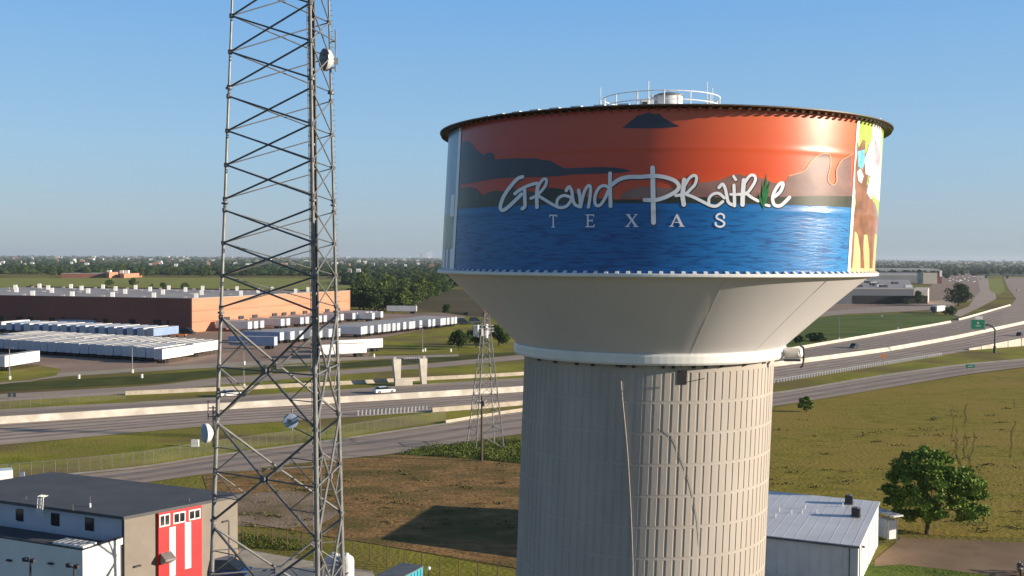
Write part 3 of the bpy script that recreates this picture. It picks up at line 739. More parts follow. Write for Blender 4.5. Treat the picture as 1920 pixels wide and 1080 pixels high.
# fluted concrete shaft
RS = 7.33; NF = 96
def shaft():
    vs = []; fs = []; per = 4
    prof = []
    for i in range(NF):
        t0 = 2 * PI * i / NF; st = 2 * PI / NF
        prof += [(t0, 1), (t0 + st * .64, 1), (t0 + st * .70, 0), (t0 + st * .94, 0)]
    n = len(prof)
    def ring(z, groove):
        return [tp(t, z, RS if (g or not groove) else RS - .034) for t, g in prof]
    z = 24.42; lev = [(z, False)]
    course = 1.66; zz = 24.25
    seq = [(24.42, False), (24.0, False)]
    zc = 24.0
    while zc > 0:
        seq += [(zc, True), (max(zc - course + .17, -.05), True), (max(zc - course + .17, -.05), False), (max(zc - course + .10, -.05), False, .02), (max(zc - course, -.05), False)]
        zc -= course
    rows = []
    for s in seq:
        r0 = ring(s[0], s[1])
        if len(s) > 2: r0 = [tp(t, s[0], RS - .008) for t, g in prof]
        rows.append(len(vs)); vs += r0
    for a, b_ in zip(rows, rows[1:]):
        for i in range(n): fs.append((b_ + i, b_ + (i + 1) % n, a + (i + 1) % n, a + i))
    return MB().add(vs, fs)
M['shaft'] = mat('cast_concrete', (.385, .34, .30), (.485, .43, .38), .35, .9, c3=(.405, .355, .305), s2=.14, bump=.012, bscale=6, spec=.15, stretch=(1, 1, .35))
sh = shaft().build('shaft', 'shaft', wt)
# opening below the collar, brackets, hanging rope, cable
def onshaft(px, py, off=0.0):
    d = ray(px, py); z = 20.
    for _ in range(8):
        cx = tcx(z); r_ = RS
        a = d.x ** 2 + d.y ** 2; bq = -2 * (d.x * cx + d.y * TY); c = cx * cx + TY * TY - r_ * r_
        t = (-bq - math.sqrt(max(0, bq * bq - 4 * a * c))) / (2 * a); z = H + d.z * t
    return math.atan2(d.y * t - TY, d.x * t - tcx(z)), z
t, z = onshaft(1279, 708)
mb = MB(); q = [tp(t - .034, z - .37, RS + .015), tp(t + .034, z - .37, RS + .015), tp(t + .034, z + .37, RS + .015), tp(t - .034, z + .37, RS + .015)]
mb.slab(q, .02); recalc(mb.build('shaft_hatch', 'black', wt))
for px in (1012, 1042, 1082, 1112, 1165, 1188, 1243, 1262, 1300, 1322, 1352, 1395, 1430):
    t, z = onshaft(px, 690); MB().box(tp(t, 24.33, RS + .07), (.16, .14, .17), t).build('collar_bracket', 'dark', wt)
t, z = onshaft(1165, 687); mb = MB(); mb.box(tp(t, 24.36, RS + .13), (.3, .5, .14), t); mb.build('collar_junction_box', 'dark', wt)
mb = MB(); pp = []
for px, py in ((1165, 712), (1168, 750), (1173, 800), (1178, 860), (1182, 930), (1185, 1000), (1187, 1060), (1187, 1120)):
    t, z = onshaft(px, py); pp.append(tp(t, z, RS + .10))
mb.path(pp, .024, 5); tpz = Vector(pp[0]); mb.tube(tpz, tpz + Vector((0, .12, .02)), .02, 5)
M['rope'] = mat('pale_rope', (.45, .40, .35), (.55, .5, .44), 3, .8)
mb.build('hanging_rope', 'rope', wt)
mb = MB(); pp = []
for px, py, o in ((1272, 683, .45), (1278, 700, .5), (1281, 716, .3), (1291, 712, .6), (1308, 706, .9)):
    t, z = onshaft(px, py); pp.append(tp(t, z, RS + o))
mb.path(pp, .02, 5); mb.build('loose_cable', 'cable', wt)
mb = MB(); pp = []
for px, py in ((1240, 803), (1252, 812), (1264, 826), (1278, 862), (1290, 895), (1300, 935), (1308, 980), (1312, 1040)):
    t, z = onshaft(px, py); pp.append(tp(t, z, RS + .03))
mb.path(pp, .010, 5); mb.build('thin_cable', 'steel', wt)
# overflow pipe and davit at the right end of the collar
t = R(-24)
a = Vector(tp(t, 24.78, 7.85)); b_ = Vector(tp(t - .04, 24.82, 8.95))
mb = MB(); mb.tube(a, b_, .27, 14); mb.build('overflow_pipe', 'white', wt)
mb = MB(); e = b_; mb.path([e + Vector((-.1, -.25, .42)), e + Vector((.08, -.2, .3)), e + Vector((.16, -.1, -.1)), e + Vector((.1, -.1, -.7)), e + Vector((-.05, -.1, -.85))], .06, 6)
mb.box(e + Vector((-.5, -.1, -.42)), (.9, .2, .12)); mb.build('davit_arm', 'dark', wt)

# things on the tank roof
RZ = ZT + 1.30
cc = Vector((tcx(38), TY, 0))
rail = thing('roof_railing', 'round white safety railing on top of the water tank', 'railing', (cc.x, cc.y, RZ))
RR = 3.42
for zz in (.50, .98):
    mb = MB()
    for i in range(48):
        t = 2 * PI * i / 48; t2 = 2 * PI * (i + 1) / 48
        mb.tube((cc.x + RR * math.cos(t), cc.y + RR * math.sin(t), RZ + zz), (cc.x + RR * math.cos(t2), cc.y + RR * math.sin(t2), RZ + zz), .03, 6)
    mb.build('rail_hoop', 'white', rail)
for i in range(14):
    t = 2 * PI * (i + .3) / 14
    MB().tube((cc.x + RR * math.cos(t), cc.y + RR * math.sin(t), RZ - .15), (cc.x + RR * math.cos(t), cc.y + RR * math.sin(t), RZ + 1.02), .035, 6).build('rail_post', 'white', rail)
MB().lathe([(RR - .02, RZ - .08), (RR + .01, RZ - .08), (RR + .01, RZ + .12), (RR - .02, RZ + .12)], (cc.x, cc.y, 0), 64, closed=True).build('toe_board', 'white', rail)
vc = Vector((cc.x + .42, cc.y, RZ))
vent = thing('roof_vent', 'round white vent drum with a shallow domed cap on the tank roof', 'vent', vc)
MB().lathe([(.80, RZ + .22), (.84, RZ + .24), (.84, RZ + 1.14), (.80, RZ + 1.17)], (vc.x, vc.y, 0), 32).build('drum', 'white', vent, smooth=True)
MB().lathe([(.90, RZ + 1.14), (.90, RZ + 1.18), (.6, RZ + 1.30), (.25, RZ + 1.37), (.0, RZ + 1.38)], (vc.x, vc.y, 0), 32).build('cap', 'steel', vent)
MB().lathe([(.88, RZ + .02), (.88, RZ + .16), (.7, RZ + .2), (.7, RZ + .3)], (vc.x, vc.y, 0), 32).build('skirt', 'dark', vent)
MB().tube((vc.x, vc.y, RZ + 1.36), (vc.x, vc.y, RZ + 1.52), .025, 5).build('finial', 'steel', vent)
def whip(px, y0, y1, z_, label, r_=.03):
    p = Vector((0, 0, 0)); d = ray(px, y1); t = (TY - RR * .3) / d.y; q = O + d * t; zt = q.z
    o = thing('whip_antenna', label, 'antenna', (q.x, q.y, RZ)); 
    MB().tube((q.x, q.y, RZ - .1), (q.x, q.y, RZ + (zt - RZ) * .5), r_ * 1.6, 6).build('mount_pipe', 'white', o)
    MB().tube((q.x, q.y, RZ + (zt - RZ) * .5), (q.x, q.y, zt), r_ * .8, 6).build('whip', 'white', o)
whip(1126, 0, 164, 0, 'white whip antenna at the left end of the tank roof railing')
whip(1194, 0, 168, 0, 'short white whip antenna beside the grey equipment box on the tank roof')
whip(1216, 0, 152, 0, 'tallest white whip antenna, just left of the vent drum on the tank roof', .04)
whip(1326, 0, 153, 0, 'thin white whip antenna near the right end of the tank roof railing')
whip(1336, 0, 165, 0, 'short white antenna at the right end of the tank roof railing')
q = Vector((cc.x - .95, cc.y - .4, RZ))
bx = thing('equipment_box', 'grey equipment cabinet with dark louvres left of the vent drum', 'cabinet', q)
MB().box((q.x, q.y, RZ + .45), (.62, .6, .9)).build('cabinet', 'wall_white', bx)
MB().box((q.x - .08, q.y - .315, RZ + .62), (.34, .03, .2)).build('louvre', 'dark', bx)
MB().box((q.x - .08, q.y - .315, RZ + .32), (.34, .03, .2)).build('louvre', 'dark', bx)
MB().box((q.x + .37, q.y - .1, RZ + .6), (.1, .4, 1.15)).build('door', 'white', bx)
q = Vector((cc.x - 2.0, cc.y - 1.2, RZ))
rh = thing('roof_hatch', 'flat white access hatch with a red latch on the tank roof', 'hatch', q)
MB().box((q.x, q.y, RZ + .12), (1.7, .9, .3)).build('hatch_lid', 'white', rh)
M['redpaint'] = mat('red_paint', (.55, .05, .04), (.6, .07, .05), 1, .5)
MB().box((q.x - .1, q.y - .47, RZ + .12), (.35, .05, .14)).build('latch', 'redpaint', rh)

# ------------------------------------------------------------------ lattice mast
ZL = 84.5
def at_eye(px, depth): 
    return Vector(((px - 960) / F * depth, depth, 0))
pL, pM, pR = at_eye(418, ZL), at_eye(588, ZL * .94), at_eye(628, ZL * 1.03)
pC = (pL + pM + pR) / 3
def legp(k, h):
    "position of leg k at height h above the eye"
    p = (pL, pM, pR)[k]; s = 1 - .0072 * h
    return Vector((pC.x + (p.x - pC.x) * s, pC.y + (p.y - pC.y) * s, H + h))
mast = thing('lattice_mast', 'tall three-legged grey steel lattice communications mast left of the water tower', 'mast', (pC.x, pC.y, 0))
def h_at(py): return (482 - py) / F * ZL
nodes = [h_at(y) for y in (34, 100.6, 166, 247 - 64, 247, 310.6, 374, 395, 456, 517, 577)]
tops = [h_at(34) + (h_at(34) - h_at(100.6)) * k for k in (3, 2, 1)]
X1 = [(a, b_) for a, b_ in zip(tops + [nodes[0], nodes[1]], tops[1:] + [nodes[0], nodes[1], nodes[2]])]
X1 += [(nodes[3], nodes[4]), (nodes[4], nodes[5]), (nodes[5], nodes[6]), (nodes[7], nodes[8]), (nodes[8], nodes[9]), (nodes[9], nodes[10])]
for k in range(3):
    mb = MB()
    hs_ = [34, 17, h_at(168), h_at(382), h_at(587), h_at(787), h_at(980), -H]
    rr_ = [.085, .095, .105, .12, .14, .16, .18, .20]
    for i in range(len(hs_) - 1):
        mb.tube(legp(k, hs_[i]), legp(k, hs_[i + 1]), rr_[i], 10, rr_[i + 1])
    mb.build('leg', 'steel', mast, smooth=False)
    for y in (168, 382, 587, 787, 980):
        p = legp(k, h_at(y)); MB().tube(p - Vector((0, 0, .075)), p + Vector((0, 0, .075)), .27, 12).build('splice_flange', 'steel_dark', mast)
    for h_ in nodes + [h_at(595), h_at(690), h_at(785), h_at(884), h_at(990)]:   # gusset plates at the panel points
        p = legp(k, h_); MB().tube(p - Vector((0, 0, .16)), p + Vector((0, 0, .16)), .19, 8).build('gusset', 'steel_dark', mast)
pairs = ((0, 1), (1, 2), (0, 2))
for fi, (i, j) in enumerate(pairs):
    rbr = (.078, .06, .055)[fi]
    m1 = ('steel_dark', 'steel', 'steel')[fi]
    mb = MB()
    for a, b_ in X1:
        mb.tube(legp(i, a), legp(j, b_), rbr, 6); mb.tube(legp(i, b_), legp(j, a), rbr * .96, 6)
    mb.build('cross_bracing', m1, mast)
    mb = MB()
    for ya, yb in ((595, 785), (795, 980), (992, 1175)):
        a, b_ = h_at(ya), h_at(yb); mid = (a + b_) / 2
        Pi, Pj = legp(i, a), legp(j, a); Qi, Qj = legp(i, b_), legp(j, b_)
        c = (Pi + Pj + Qi + Qj) / 4
        for p in (Pi, Pj, Qi, Qj): mb.tube(p, c, .10, 8)
        Mi, Mj = legp(i, mid), legp(j, mid)
        mb.tube(Mi, c, .065, 6); mb.tube(c, Mj, .065, 6)
        for P_, Mm, Q_ in ((Pi, Mi, Qi), (Pj, Mj, Qj)):
            for E in (P_, Q_):
                hm = (E + c) / 2; on = (E * .5 + Mm * .5)
                mb.tube(hm, Vector((on.x, on.y, hm.z)), .042, 6); mb.tube(hm, Mm, .045, 6)
        dv = (Mj - Mi).normalized()
        mb.box(c, (.5, .5, .45), math.atan2(dv.y, dv.x))
    mb.build('subdivided_bracing', m1, mast)
# waveguide ladder inside the face between the two right legs
def lad(h): 
    a, b_ = legp(1, h), legp(2, h); c = legp(0, h); p = a.lerp(b_, .22); return p.lerp(c, .05)
mb = MB()
for du in (-.16, -.06, .05, .15, .24):
    mb.tube(lad(34) + Vector((du, 0, 0)), lad(-H) + Vector((du, 0, 0)), .055, 6)
mb.build('cable_run', 'cable', mast)
mb = MB()
for s in (-.26, .34): mb.tube(lad(34) + Vector((s, -.08, 0)), lad(-H) + Vector((s, -.08, 0)), .035, 5)
h_ = -29.5
while h_ < 33: mb.tube(lad(h_) + Vector((-.26, -.08, 0)), lad(h_) + Vector((.34, -.08, 0)), .025, 5); h_ += .95
mb.build('cable_ladder', 'steel', mast)
h_ = -16.0
while h_ < 24: MB().box(lad(h_) + Vector((.1, -.12, 0)), (.22, .1, .16)).build('cable_clamp', 'white', mast); h_ += 1.89
mb = MB(); h_ = -28.0
while h_ < 33:   # step bolts on two legs
    for k in (1, 2):
        p = legp(k, h_); mb.tube(p, p + Vector((.30 if k == 2 else -.28, -.05, 0)), .016, 4)
    h_ += .42
mb.build('step_bolts', 'steel', mast, kind='stuff')

def dish(name, label, c, d, r_, depth, shell='dish', face='white', pipe=None, arm=None):
    "drum antenna: centre c, pointing direction d"
    o = thing(name, label, 'dish antenna', c)
    q = Vector(d).normalized().to_track_quat('Z', 'Y').to_matrix()
    c = Vector(c)
    MB().lathe([(.02, -depth * .75), (r_ * .45, -depth * .66), (r_ * .85, -depth * .25), (r_, 0), (r_, depth * .55)], c, 36, axis=q).build('reflector', shell, o, smooth=True)
    mb = MB().lathe([(r_ + .01, depth * .55), (r_ * .97, depth * .60), (r_ * .5, depth * .68), (.001, depth * .70)], c, 36, axis=q); mb.build('radome', face, o, smooth=True)
    b0 = c - q @ Vector((0, 0, depth * .75))
    mb = MB(); mb.tube(b0, b0 - q @ Vector((0, 0, .35)), .12, 8); mb.box(b0 - q @ Vector((0, 0, .3)), (.25, .3, .5)); mb.build('hub', 'steel_dark', o)
    if pipe: MB().tube(Vector(pipe[0]), Vector(pipe[1]), .06, 8).build('mount_pipe', 'steel', o)
    if arm:
        mb = MB()
        for a, b_ in arm: mb.tube(a, b_, .05, 6)
        mb.build('mount_arm', 'steel_dark', o)
    return o
# upper dish behind the right leg, shade put into its dark face colour
hu = h_at(106); p2 = legp(2, hu)
c = p2 + Vector((-.28, .35, .1))
dish('microwave_dish', 'grey microwave dish high on the right leg of the mast', c, (-.80, -.55, .0), .90, .62, 'dish', 'steel_dark',
     pipe=(p2 + Vector((.45, -.1, -.9)), p2 + Vector((.45, -.1, 2.45))),
     arm=[(p2 + Vector((.45, -.1, 1.5)), legp(2, hu + 1.5)), (p2 + Vector((.45, -.1, 1.5)), legp(1, hu + 1.2)), (p2 + Vector((.45, -.1, -.6)), legp(2, hu - .6)), (p2 + Vector((.45, -.1, .1)), c)])
# left dish, its face coloured blue grey to stand for shade
hl = h_at(813); p0_ = legp(0, hl)
c = p0_ + Vector((-.60, -.35, 0))
dish('microwave_dish', 'drum shaped dish with a face coloured blue grey for shade, low on the left leg of the mast', c, (-.80, -.60, 0), .76, .50, 'white', 'bluedish',
     pipe=(p0_ + Vector((-.30, .05, -1.2)), p0_ + Vector((-.30, .05, 2.1))),
     arm=[(p0_ + Vector((-.30, .05, 1.6)), legp(0, hl + 1.6)), (p0_ + Vector((-.30, .05, 1.0)), legp(0, hl + 1.0)), (p0_ + Vector((-.30, .05, -.6)), legp(0, hl - .6))])
pp_ = legp(0, h_at(775)); bk = MB()
for dz in (-.35, .35): bk.tube(pp_ + Vector((0, 0, dz)), pp_ + Vector((-.72, -.05, dz)), .05, 6)
bk.tube(pp_ + Vector((-.72, -.05, -.6)), pp_ + Vector((-.72, -.05, .95)), .05, 6); bk.build('side_bracket', 'steel_dark', mast)
# blue-grey disc between the legs
hd = h_at(790); c = (legp(0, hd).lerp(legp(1, hd), .78)) + Vector((0, 0, 0)); c = Vector(((545 - 960) / F * c.y, c.y, H + (482 - 790) / F * c.y))
dd = dish('round_disc_antenna', 'small blue grey round panel antenna hanging between the mast legs', c, (.12, -.99, 0), .56, .16, 'bluedish', 'bluedish',
     pipe=(c + Vector((0, .42, -.8)), c + Vector((0, .42, .9))), arm=[(c + Vector((0, .42, .5)), legp(1, hd + .5)), (c + Vector((0, .42, -.5)), legp(1, hd - .5))])
mb = MB(); y_ = -.16
for a, b_ in (((-.13, -.2), (0, .2)), ((.13, -.2), (0, .2)), ((-.08, -.06), (.08, -.06))):
    mb.tube(c + Vector((a[0], y_, a[1])), c + Vector((b_[0], y_ - .004, b_[1])), .025, 5)
mb.build('printed_mark', 'dark', dd)
# ------------------------------------------------------------------ charcoal-roofed building, lower left
HR = 7.5
Fp, Rp, Bp = G(232, 969, HR), G(457, 926, HR), G(141, 890, HR)
ul = (G(0, 938, HR) - Fp); ul.z = 0; ul.normalize()
Lp = Fp + ul * 24; B2 = Rp + ul * 24.5
bd = thing('two_storey_building', 'two storey building with a charcoal roof, taupe panels and a bright red bay', 'building', (Fp.x, Fp.y, 0))
uf = (Rp - Fp); uf.z = 0; lf = uf.length; uf.normalize()
nf = Vector((uf.y, -uf.x, 0))         # outward normal of the right face
if nf.dot(O - Fp) < 0: nf = -nf
nl = Vector((ul.y, -ul.x, 0))
if nl.dot(O - Fp) < 0: nl = -nl
ins = .35
def P2(p): return (p.x, p.y)
q = [Fp - nf * ins - nl * ins, Rp - nf * ins - uf * ins * 2, B2 - uf * ins, Lp - nl * ins]
def wallslab(a, b_, n, z0, z1, m, name, parent, th=.3):
    a = Vector((a.x, a.y, 0)); b_ = Vector((b_.x, b_.y, 0))
    return recalc(MB().prism([P2(a), P2(b_), P2(b_ - n * th), P2(a - n * th)], z0, z1).build(name, m, parent))
fa, fb = Fp - nf * .25 - nl * .25, Rp - nf * .25 - uf * .6
la = Fp - nl * .25 - nf * .25
wallslab(fa, fb, nf, 0, HR - .28, 'wall_grey', 'side_wall', bd)
M['wall_blue'] = mat('pale_wall', (.40, .43, .50), (.47, .50, .56), .5, .8)
wallslab(la + ul * .32, Lp - nl * .25, nl, 0, HR - .28, 'wall_blue', 'long_wall', bd)
wallslab(la + ul * .30 + nl * .02, la + ul * .02 + nl * .02, nl, 0, HR - .3, 'roof_dark', 'corner_trim', bd, .1)
wallslab(fb - nf * .31, fb - nf * .31 + ul * 24, -uf, 0, HR - .28, 'wall_grey', 'rear_wall', bd)
rf = MB(); rq = [Fp, Rp, B2, Lp]
rf.prism([P2(p) for p in rq], HR - .27, HR); rfo = recalc(rf.build('roof', 'roof_dark', bd))
def roof_pipe(px, py, h_, r_, m='steel', name='roof_pipe'):
    p = G(px, py, HR); MB().tube(p, p + Vector((0, 0, h_)), r_, 8).build(name, m, rfo)
roof_pipe(169, 951, .35, .09, 'white'); roof_pipe(169, 949, .9, .02, 'steel'); roof_pipe(137, 957, .5, .02); roof_pipe(49, 938, .4, .02); roof_pipe(355, 941, .3, .03)
# white roof ladder head seen over the eave
ladp = G(77, 947, HR) + Vector((0, 0, 0))
mb = MB()
for k, off in ((0, 0), (1, .42)):
    bse = ladp + ul * (-off)
    for s in (0, .26):
        mb.path([bse + ul * -s + nl * .5 + Vector((0, 0, -.8)), bse + ul * -s + nl * .35 + Vector((0, 0, .85)), bse + ul * -s - nl * .15 + Vector((0, 0, .9))], .035, 6)
    for j in range(5): mb.tube(bse + nl * .4 + Vector((0, 0, -.45 + j * .3)), bse - ul * .26 + nl * .4 + Vector((0, 0, -.45 + j * .3)), .03, 6)
mb.build('roof_ladder', 'white', bd)
# windows on the long shaded wall
def rect_on(p0, n, u, cx_px, cy_px, w, h_, th, name, m, parent):
    c = PL(cx_px, cy_px, p0, n); a = c - u * w / 2 - Vector((0, 0, h_ / 2)); 
    quad = [a, a + u * w, a + u * w + Vector((0, 0, h_)), a + Vector((0, 0, h_))]
    return recalc(MB().slab(quad, th, n).build(name, m, parent)), c
for px, py in ((37, 965.5), (104, 974), (168, 983)):
    w_, c = rect_on(la, nl, ul, px, py, 1.06, 1.16, .04, 'window', 'dark', bd)
    recalc(MB().slab([c + ul * (-.46) + nl * .042 - Vector((0, 0, .51)), c + ul * .46 + nl * .042 - Vector((0, 0, .51)), c + ul * .46 + nl * .042 + Vector((0, 0, .51)), c - ul * .46 + nl * .042 + Vector((0, 0, .51))], .01, nl).build('pane', 'glass', w_))
# red bay on the right face
def fc(px, py): return PL(px, py, fa, nf)
r0, r1 = fc(294, 958), fc(375, 950)
s0, s1 = (r0 - fa).dot(uf), (r1 - fa).dot(uf)
def onf(s, z, o=0): return Vector((fa.x, fa.y, 0)) + uf * s + nf * o + Vector((0, 0, z))
def facebox(name, m, parent, s0, s1, z0, z1, o0, o1):
    return recalc(MB().slab([onf(s0, z0, o0), onf(s1, z0, o0), onf(s1, z1, o0), onf(s0, z1, o0)], o1 - o0, nf).build(name, m, parent))
bay = facebox('red_bay', 'red', bd, s0, s1, 0, HR - .29, .002, .30)
def sz(px, py): p = fc(px, py); return (p - fa).dot(uf), p.z
for x0, x1, yt, yb in ((295, 315, 965, 988), (321, 344, 961, 982), (350, 372, 956, 975)):
    a, zt = sz(x0, yt); b_, zt2 = sz(x1, yt - 1); _, zb = sz(x0, yb)
    zt = min(zt, HR - .45)
    w_ = facebox('window', 'white', bay, a, b_, zb, zt, .302, .36)
    for k in range(2):
        mid = (a + b_) / 2; aa, bb = (a + .10, mid - .05) if k == 0 else (mid + .05, b_ - .10)
        facebox('pane', 'glass', bay, aa, bb, zb + .12, zt - .12, .361, .375)
for x0, x1, yt, yb in ((314, 325.5, 988, 1080), (343, 354.5, 979, 1066)):
    a, zt = sz(x0, yt); b_, _ = sz(x1, yt); _, zb = sz(x0, yb)
    facebox('white_stripe', 'white', bay, a, b_, zb, zt, .302, .33)
a, z1 = sz(297, 1036); b_, _ = sz(317, 1036)
recalc(MB().add([onf(a, z1, .31), onf(b_, z1, .31), onf(a, z1 - .45, 1.2), onf(b_, z1 - .45, 1.2), onf(a, z1 - 1.1, .31), onf(b_, z1 - 1.1, .31), onf(a, z1 - .6, 1.2), onf(b_, z1 - .6, 1.2)], [(0, 1, 3, 2), (2, 3, 7, 6), (0, 2, 6, 4), (1, 5, 7, 3), (4, 6, 7, 5), (0, 4, 5, 1)]).build('awning', 'steel', bay))
a, zt = sz(406, 979); b_, _ = sz(436, 979)
gd = facebox('garage_door', 'steel_dark', bd, a, b_, 0, zt, .004, .05)
facebox('door_side_panel', 'dark', gd, b_ - .55, b_ - .25, .2, zt - .1, .052, .07)
for px, py in ((257, 1061), (421, 977)):
    s, z = sz(px, py); facebox('wall_light', 'dark', bd, s - .3, s + .3, z - .07, z + .07, .004, .22)
# lower white annex in front
HA = 5.57
A1 = G(231, 1010, HA); A0 = G(155, 1032, HA)
A1 = Vector((fa.x, fa.y, HA)) - uf * .1 + ul * .1
ann = thing('white_annex', 'lower white annex with a dark parapet in front of the charcoal-roofed building', 'building', (A0.x, A0.y, 0))
A3 = A0 + ul * 24; A2 = A1 + ul * 24
ne = Vector(((A1 - A0).y, -(A1 - A0).x, 0)).normalized()
if ne.dot(sd) < 0: ne = -ne
M['white_wall'] = mat('bright_white_wall', (.66, .66, .65), (.74, .73, .71), .4, .75)
Aq = [A0, A1, A2, A3]
recalc(MB().prism([P2(A0), P2(A1 - nl * -.28), P2(A2), P2(A3)], 0, HA - .55).build('wall', 'white_wall', ann))
mb = MB()
for a, b_, n_ in ((A0, A3, nl), (A1, A0, ne)):
    mb.prism([P2(a + n_ * .03), P2(b_ + n_ * .03), P2(b_ - n_ * .25), P2(a - n_ * .25)], HA - .549, HA)
recalc(mb.build('parapet', 'white_wall', ann))
mb = MB()
for a, b_, n_ in ((A0, A3, nl), (A1, A0, ne)):
    mb.prism([P2(a + n_ * .06), P2(b_ + n_ * .06), P2(b_ - n_ * .3), P2(a - n_ * .3)], HA + .002, HA + .10)
recalc(mb.build('parapet_cap', 'dark', ann))
mb = MB().prism([P2(A0 - nl * .3 + ul * .3), P2(A1 - nl * -.0 + ul * .3), P2(A2), P2(A3)], HA - .545, HA - .50); recalc(mb.build('flat_roof', 'roof_dark', ann))
for px, py in ((97, 1056), (19, 1050)):
    c = PL(px, py, A0, nl); MB().box(c + nl * .12, (.5, .25, .14), math.atan2(ul.y, ul.x)).build('wall_light', 'dark', ann)
c = G(140, 1022, HA)
hv = thing('rooftop_unit', 'white rooftop air handler with ribbed top on the annex roof', 'air handler', (c.x, c.y, HA - .5))
rzz = math.atan2(ul.y, ul.x)
MB().box((c.x, c.y, HA - .12), (3.4, 1.5, .75), rzz).build('casing', 'white', hv)
mb = MB()
for k in range(5): mb.box((c.x + ul.x * (k - 2) * .6, c.y + ul.y * (k - 2) * .6, HA + .28), (.12, 1.4, .06), rzz)
mb.build('rib', 'steel_dark', hv)
# floodlights on poles before the annex
def flood(px, py, label):
    c = PL(px, py, A0 + nl * 2.2, nl)
    o = thing('floodlight_pole', label, 'floodlight', (c.x, c.y, 0))
    MB().tube((c.x, c.y, 0), (c.x, c.y, c.z), .09, 8).build('pole', 'dark', o)
    mb = MB(); mb.tube(c + ul * .55 + Vector((0, 0, .12)), c - ul * .55 + Vector((0, 0, .12)), .05, 6)
    mb.build('crossarm', 'dark', o)
    for s in (-.4, .45): MB().box(c + ul * s + Vector((0, 0, .28)) + nl * .1, (.42, .32, .3), rzz).build('lamp_head', 'dark', o)
flood(57, 1056, 'black floodlight pole before the annex wall, left of the pair')
flood(139, 1067, 'black floodlight pole before the annex wall, right of the pair near the corner')

# ------------------------------------------------------------------ white metal building, lower right
E0, E1 = G(1612, 1024, 4.0), G(1655, 941, 4.6)
ue = (G(1445, 1005, 4.0) - E0); ue.z = 0; ue.normalize()
mbd = thing('metal_building', 'long low white metal building with a shallow pale roof beside the water tower', 'building', (E0.x, E0.y, 0))
LB = 32.0
un = (E1 - E0); un.z = 0; un = un - ue * un.dot(ue); wd = un.length; un.normalize()
def bq(a, d, z): return Vector((E0.x, E0.y, 0)) + ue * a + un * d + Vector((0, 0, z))
mb = MB(); i_ = .15
pl = [bq(i_, i_, 0), bq(LB - i_, i_, 0), bq(LB - i_, wd - i_, 0), bq(i_, wd - i_, 0)]
mb.prism([P2(p) for p in pl], 0, [3.86, 3.86, 4.45, 4.45]); recalc(mb.build('wall', 'wall_white', mbd))
ro = recalc(MB().slab([bq(0, 0, 3.88), bq(LB, 0, 3.88), bq(LB, wd, 4.48), bq(0, wd, 4.48)], .12, Vector((0, 0, 1))).build('roof', 'metal_roof', mbd))
mb = MB()
k = .6
while k < LB: mb.slab([bq(k, .02, 4.0), bq(k + .05, .02, 4.0), bq(k + .05, wd - .02, 4.6), bq(k, wd - .02, 4.6)], .012, Vector((0, 0, 1))); k += 1.05
recalc(mb.build('roof_seams', 'metal_roof', mbd, kind='stuff'))
mb = MB(); k = .5
while k < LB: mb.box(bq(k, i_ - .03, 1.9), (.07, .06, 3.8), math.atan2(ue.y, ue.x)); k += 1.0
mb.build('wall_ribs', 'wall_white', mbd, kind='stuff')
MB().tube(bq(.0, -.06, 3.86), bq(LB, -.06, 3.86), .09, 6).build('gutter', 'steel_dark', mbd)
mb = MB()
for d in (2.4, 5.2, 8.0, 11.0, 14): mb.box(bq(i_ - .03, d, 1.9), (.06, .08, 3.8), math.atan2(ue.y, ue.x))
mb.build('end_wall_ribs', 'wall_white', mbd)
MB().tube(bq(i_ - .12, .35, 0), bq(i_ - .12, .35, 3.7), .05, 6).build('downpipe', 'steel', mbd)
MB().tube(bq(.9, i_ - .1, 0), bq(.9, i_ - .1, 3.7), .05, 6).build('downpipe', 'steel_dark', mbd)
MB().box(bq(.05, 2.6, 3.3), (.3, .25, .15)).build('wall_light', 'dark', mbd)
def on_roof(px, py):
    p = G(px, py, 4.0)
    for _ in range(4):
        d = (p - E0).dot(un); p = G(px, py, 4.02 + .6 * d / wd)
    return p
for px, py, s, lb in ((1592, 944, .95, 'dark square air conditioner at the ridge of the metal building roof'), (1605, 968, 1.0, 'dark square air conditioner lower down the metal building roof')):
    p = on_roof(px, py); o = thing('air_conditioner', lb, 'air conditioner', p)
    MB().box(p + Vector((0, 0, .45)), (s * .8, s * .8, .8), math.atan2(ue.y, ue.x)).build('casing', 'dark', o)
    MB().lathe([(s * .34, .86), (s * .34, .92), (s * .1, .93)], p, 20).build('fan_guard', 'steel', o)
    MB().box(p + Vector((0, 0, .03)), (s, s, .06), math.atan2(ue.y, ue.x)).build('curb', 'steel', o)
for px, py in ((1461, 958), (1454, 970), (1484, 963), (1504, 962), (1509, 954), (1580, 950), (1531, 962)):
    p = on_roof(px, py); MB().tube(p, p + Vector((0, 0, .4)), .06, 6).build('vent_pipe', 'white', ro)
# lean-to and tank at its end
p = G(1664, 1012, 0)
sh_ = thing('side_canopy', 'small pale canopy on posts at the end of the metal building by the tree', 'canopy', p)
MB().box((p.x, p.y, 2.9), (1.3, 3.2, .16), .4).build('canopy_roof', 'metal_roof', sh_)
for a, b_ in ((-.5, -1.3), (.5, -1.3), (-.5, 1.3), (.5, 1.3)): MB().tube((p.x + a, p.y + b_, 0), (p.x + a, p.y + b_, 2.85), .06, 6).build('post', 'steel', sh_)
MB().box((p.x + .1, p.y + .3, 1.2), (1.0, 1.6, 2.0), .4).build('screen_panel', 'wall_white', sh_)
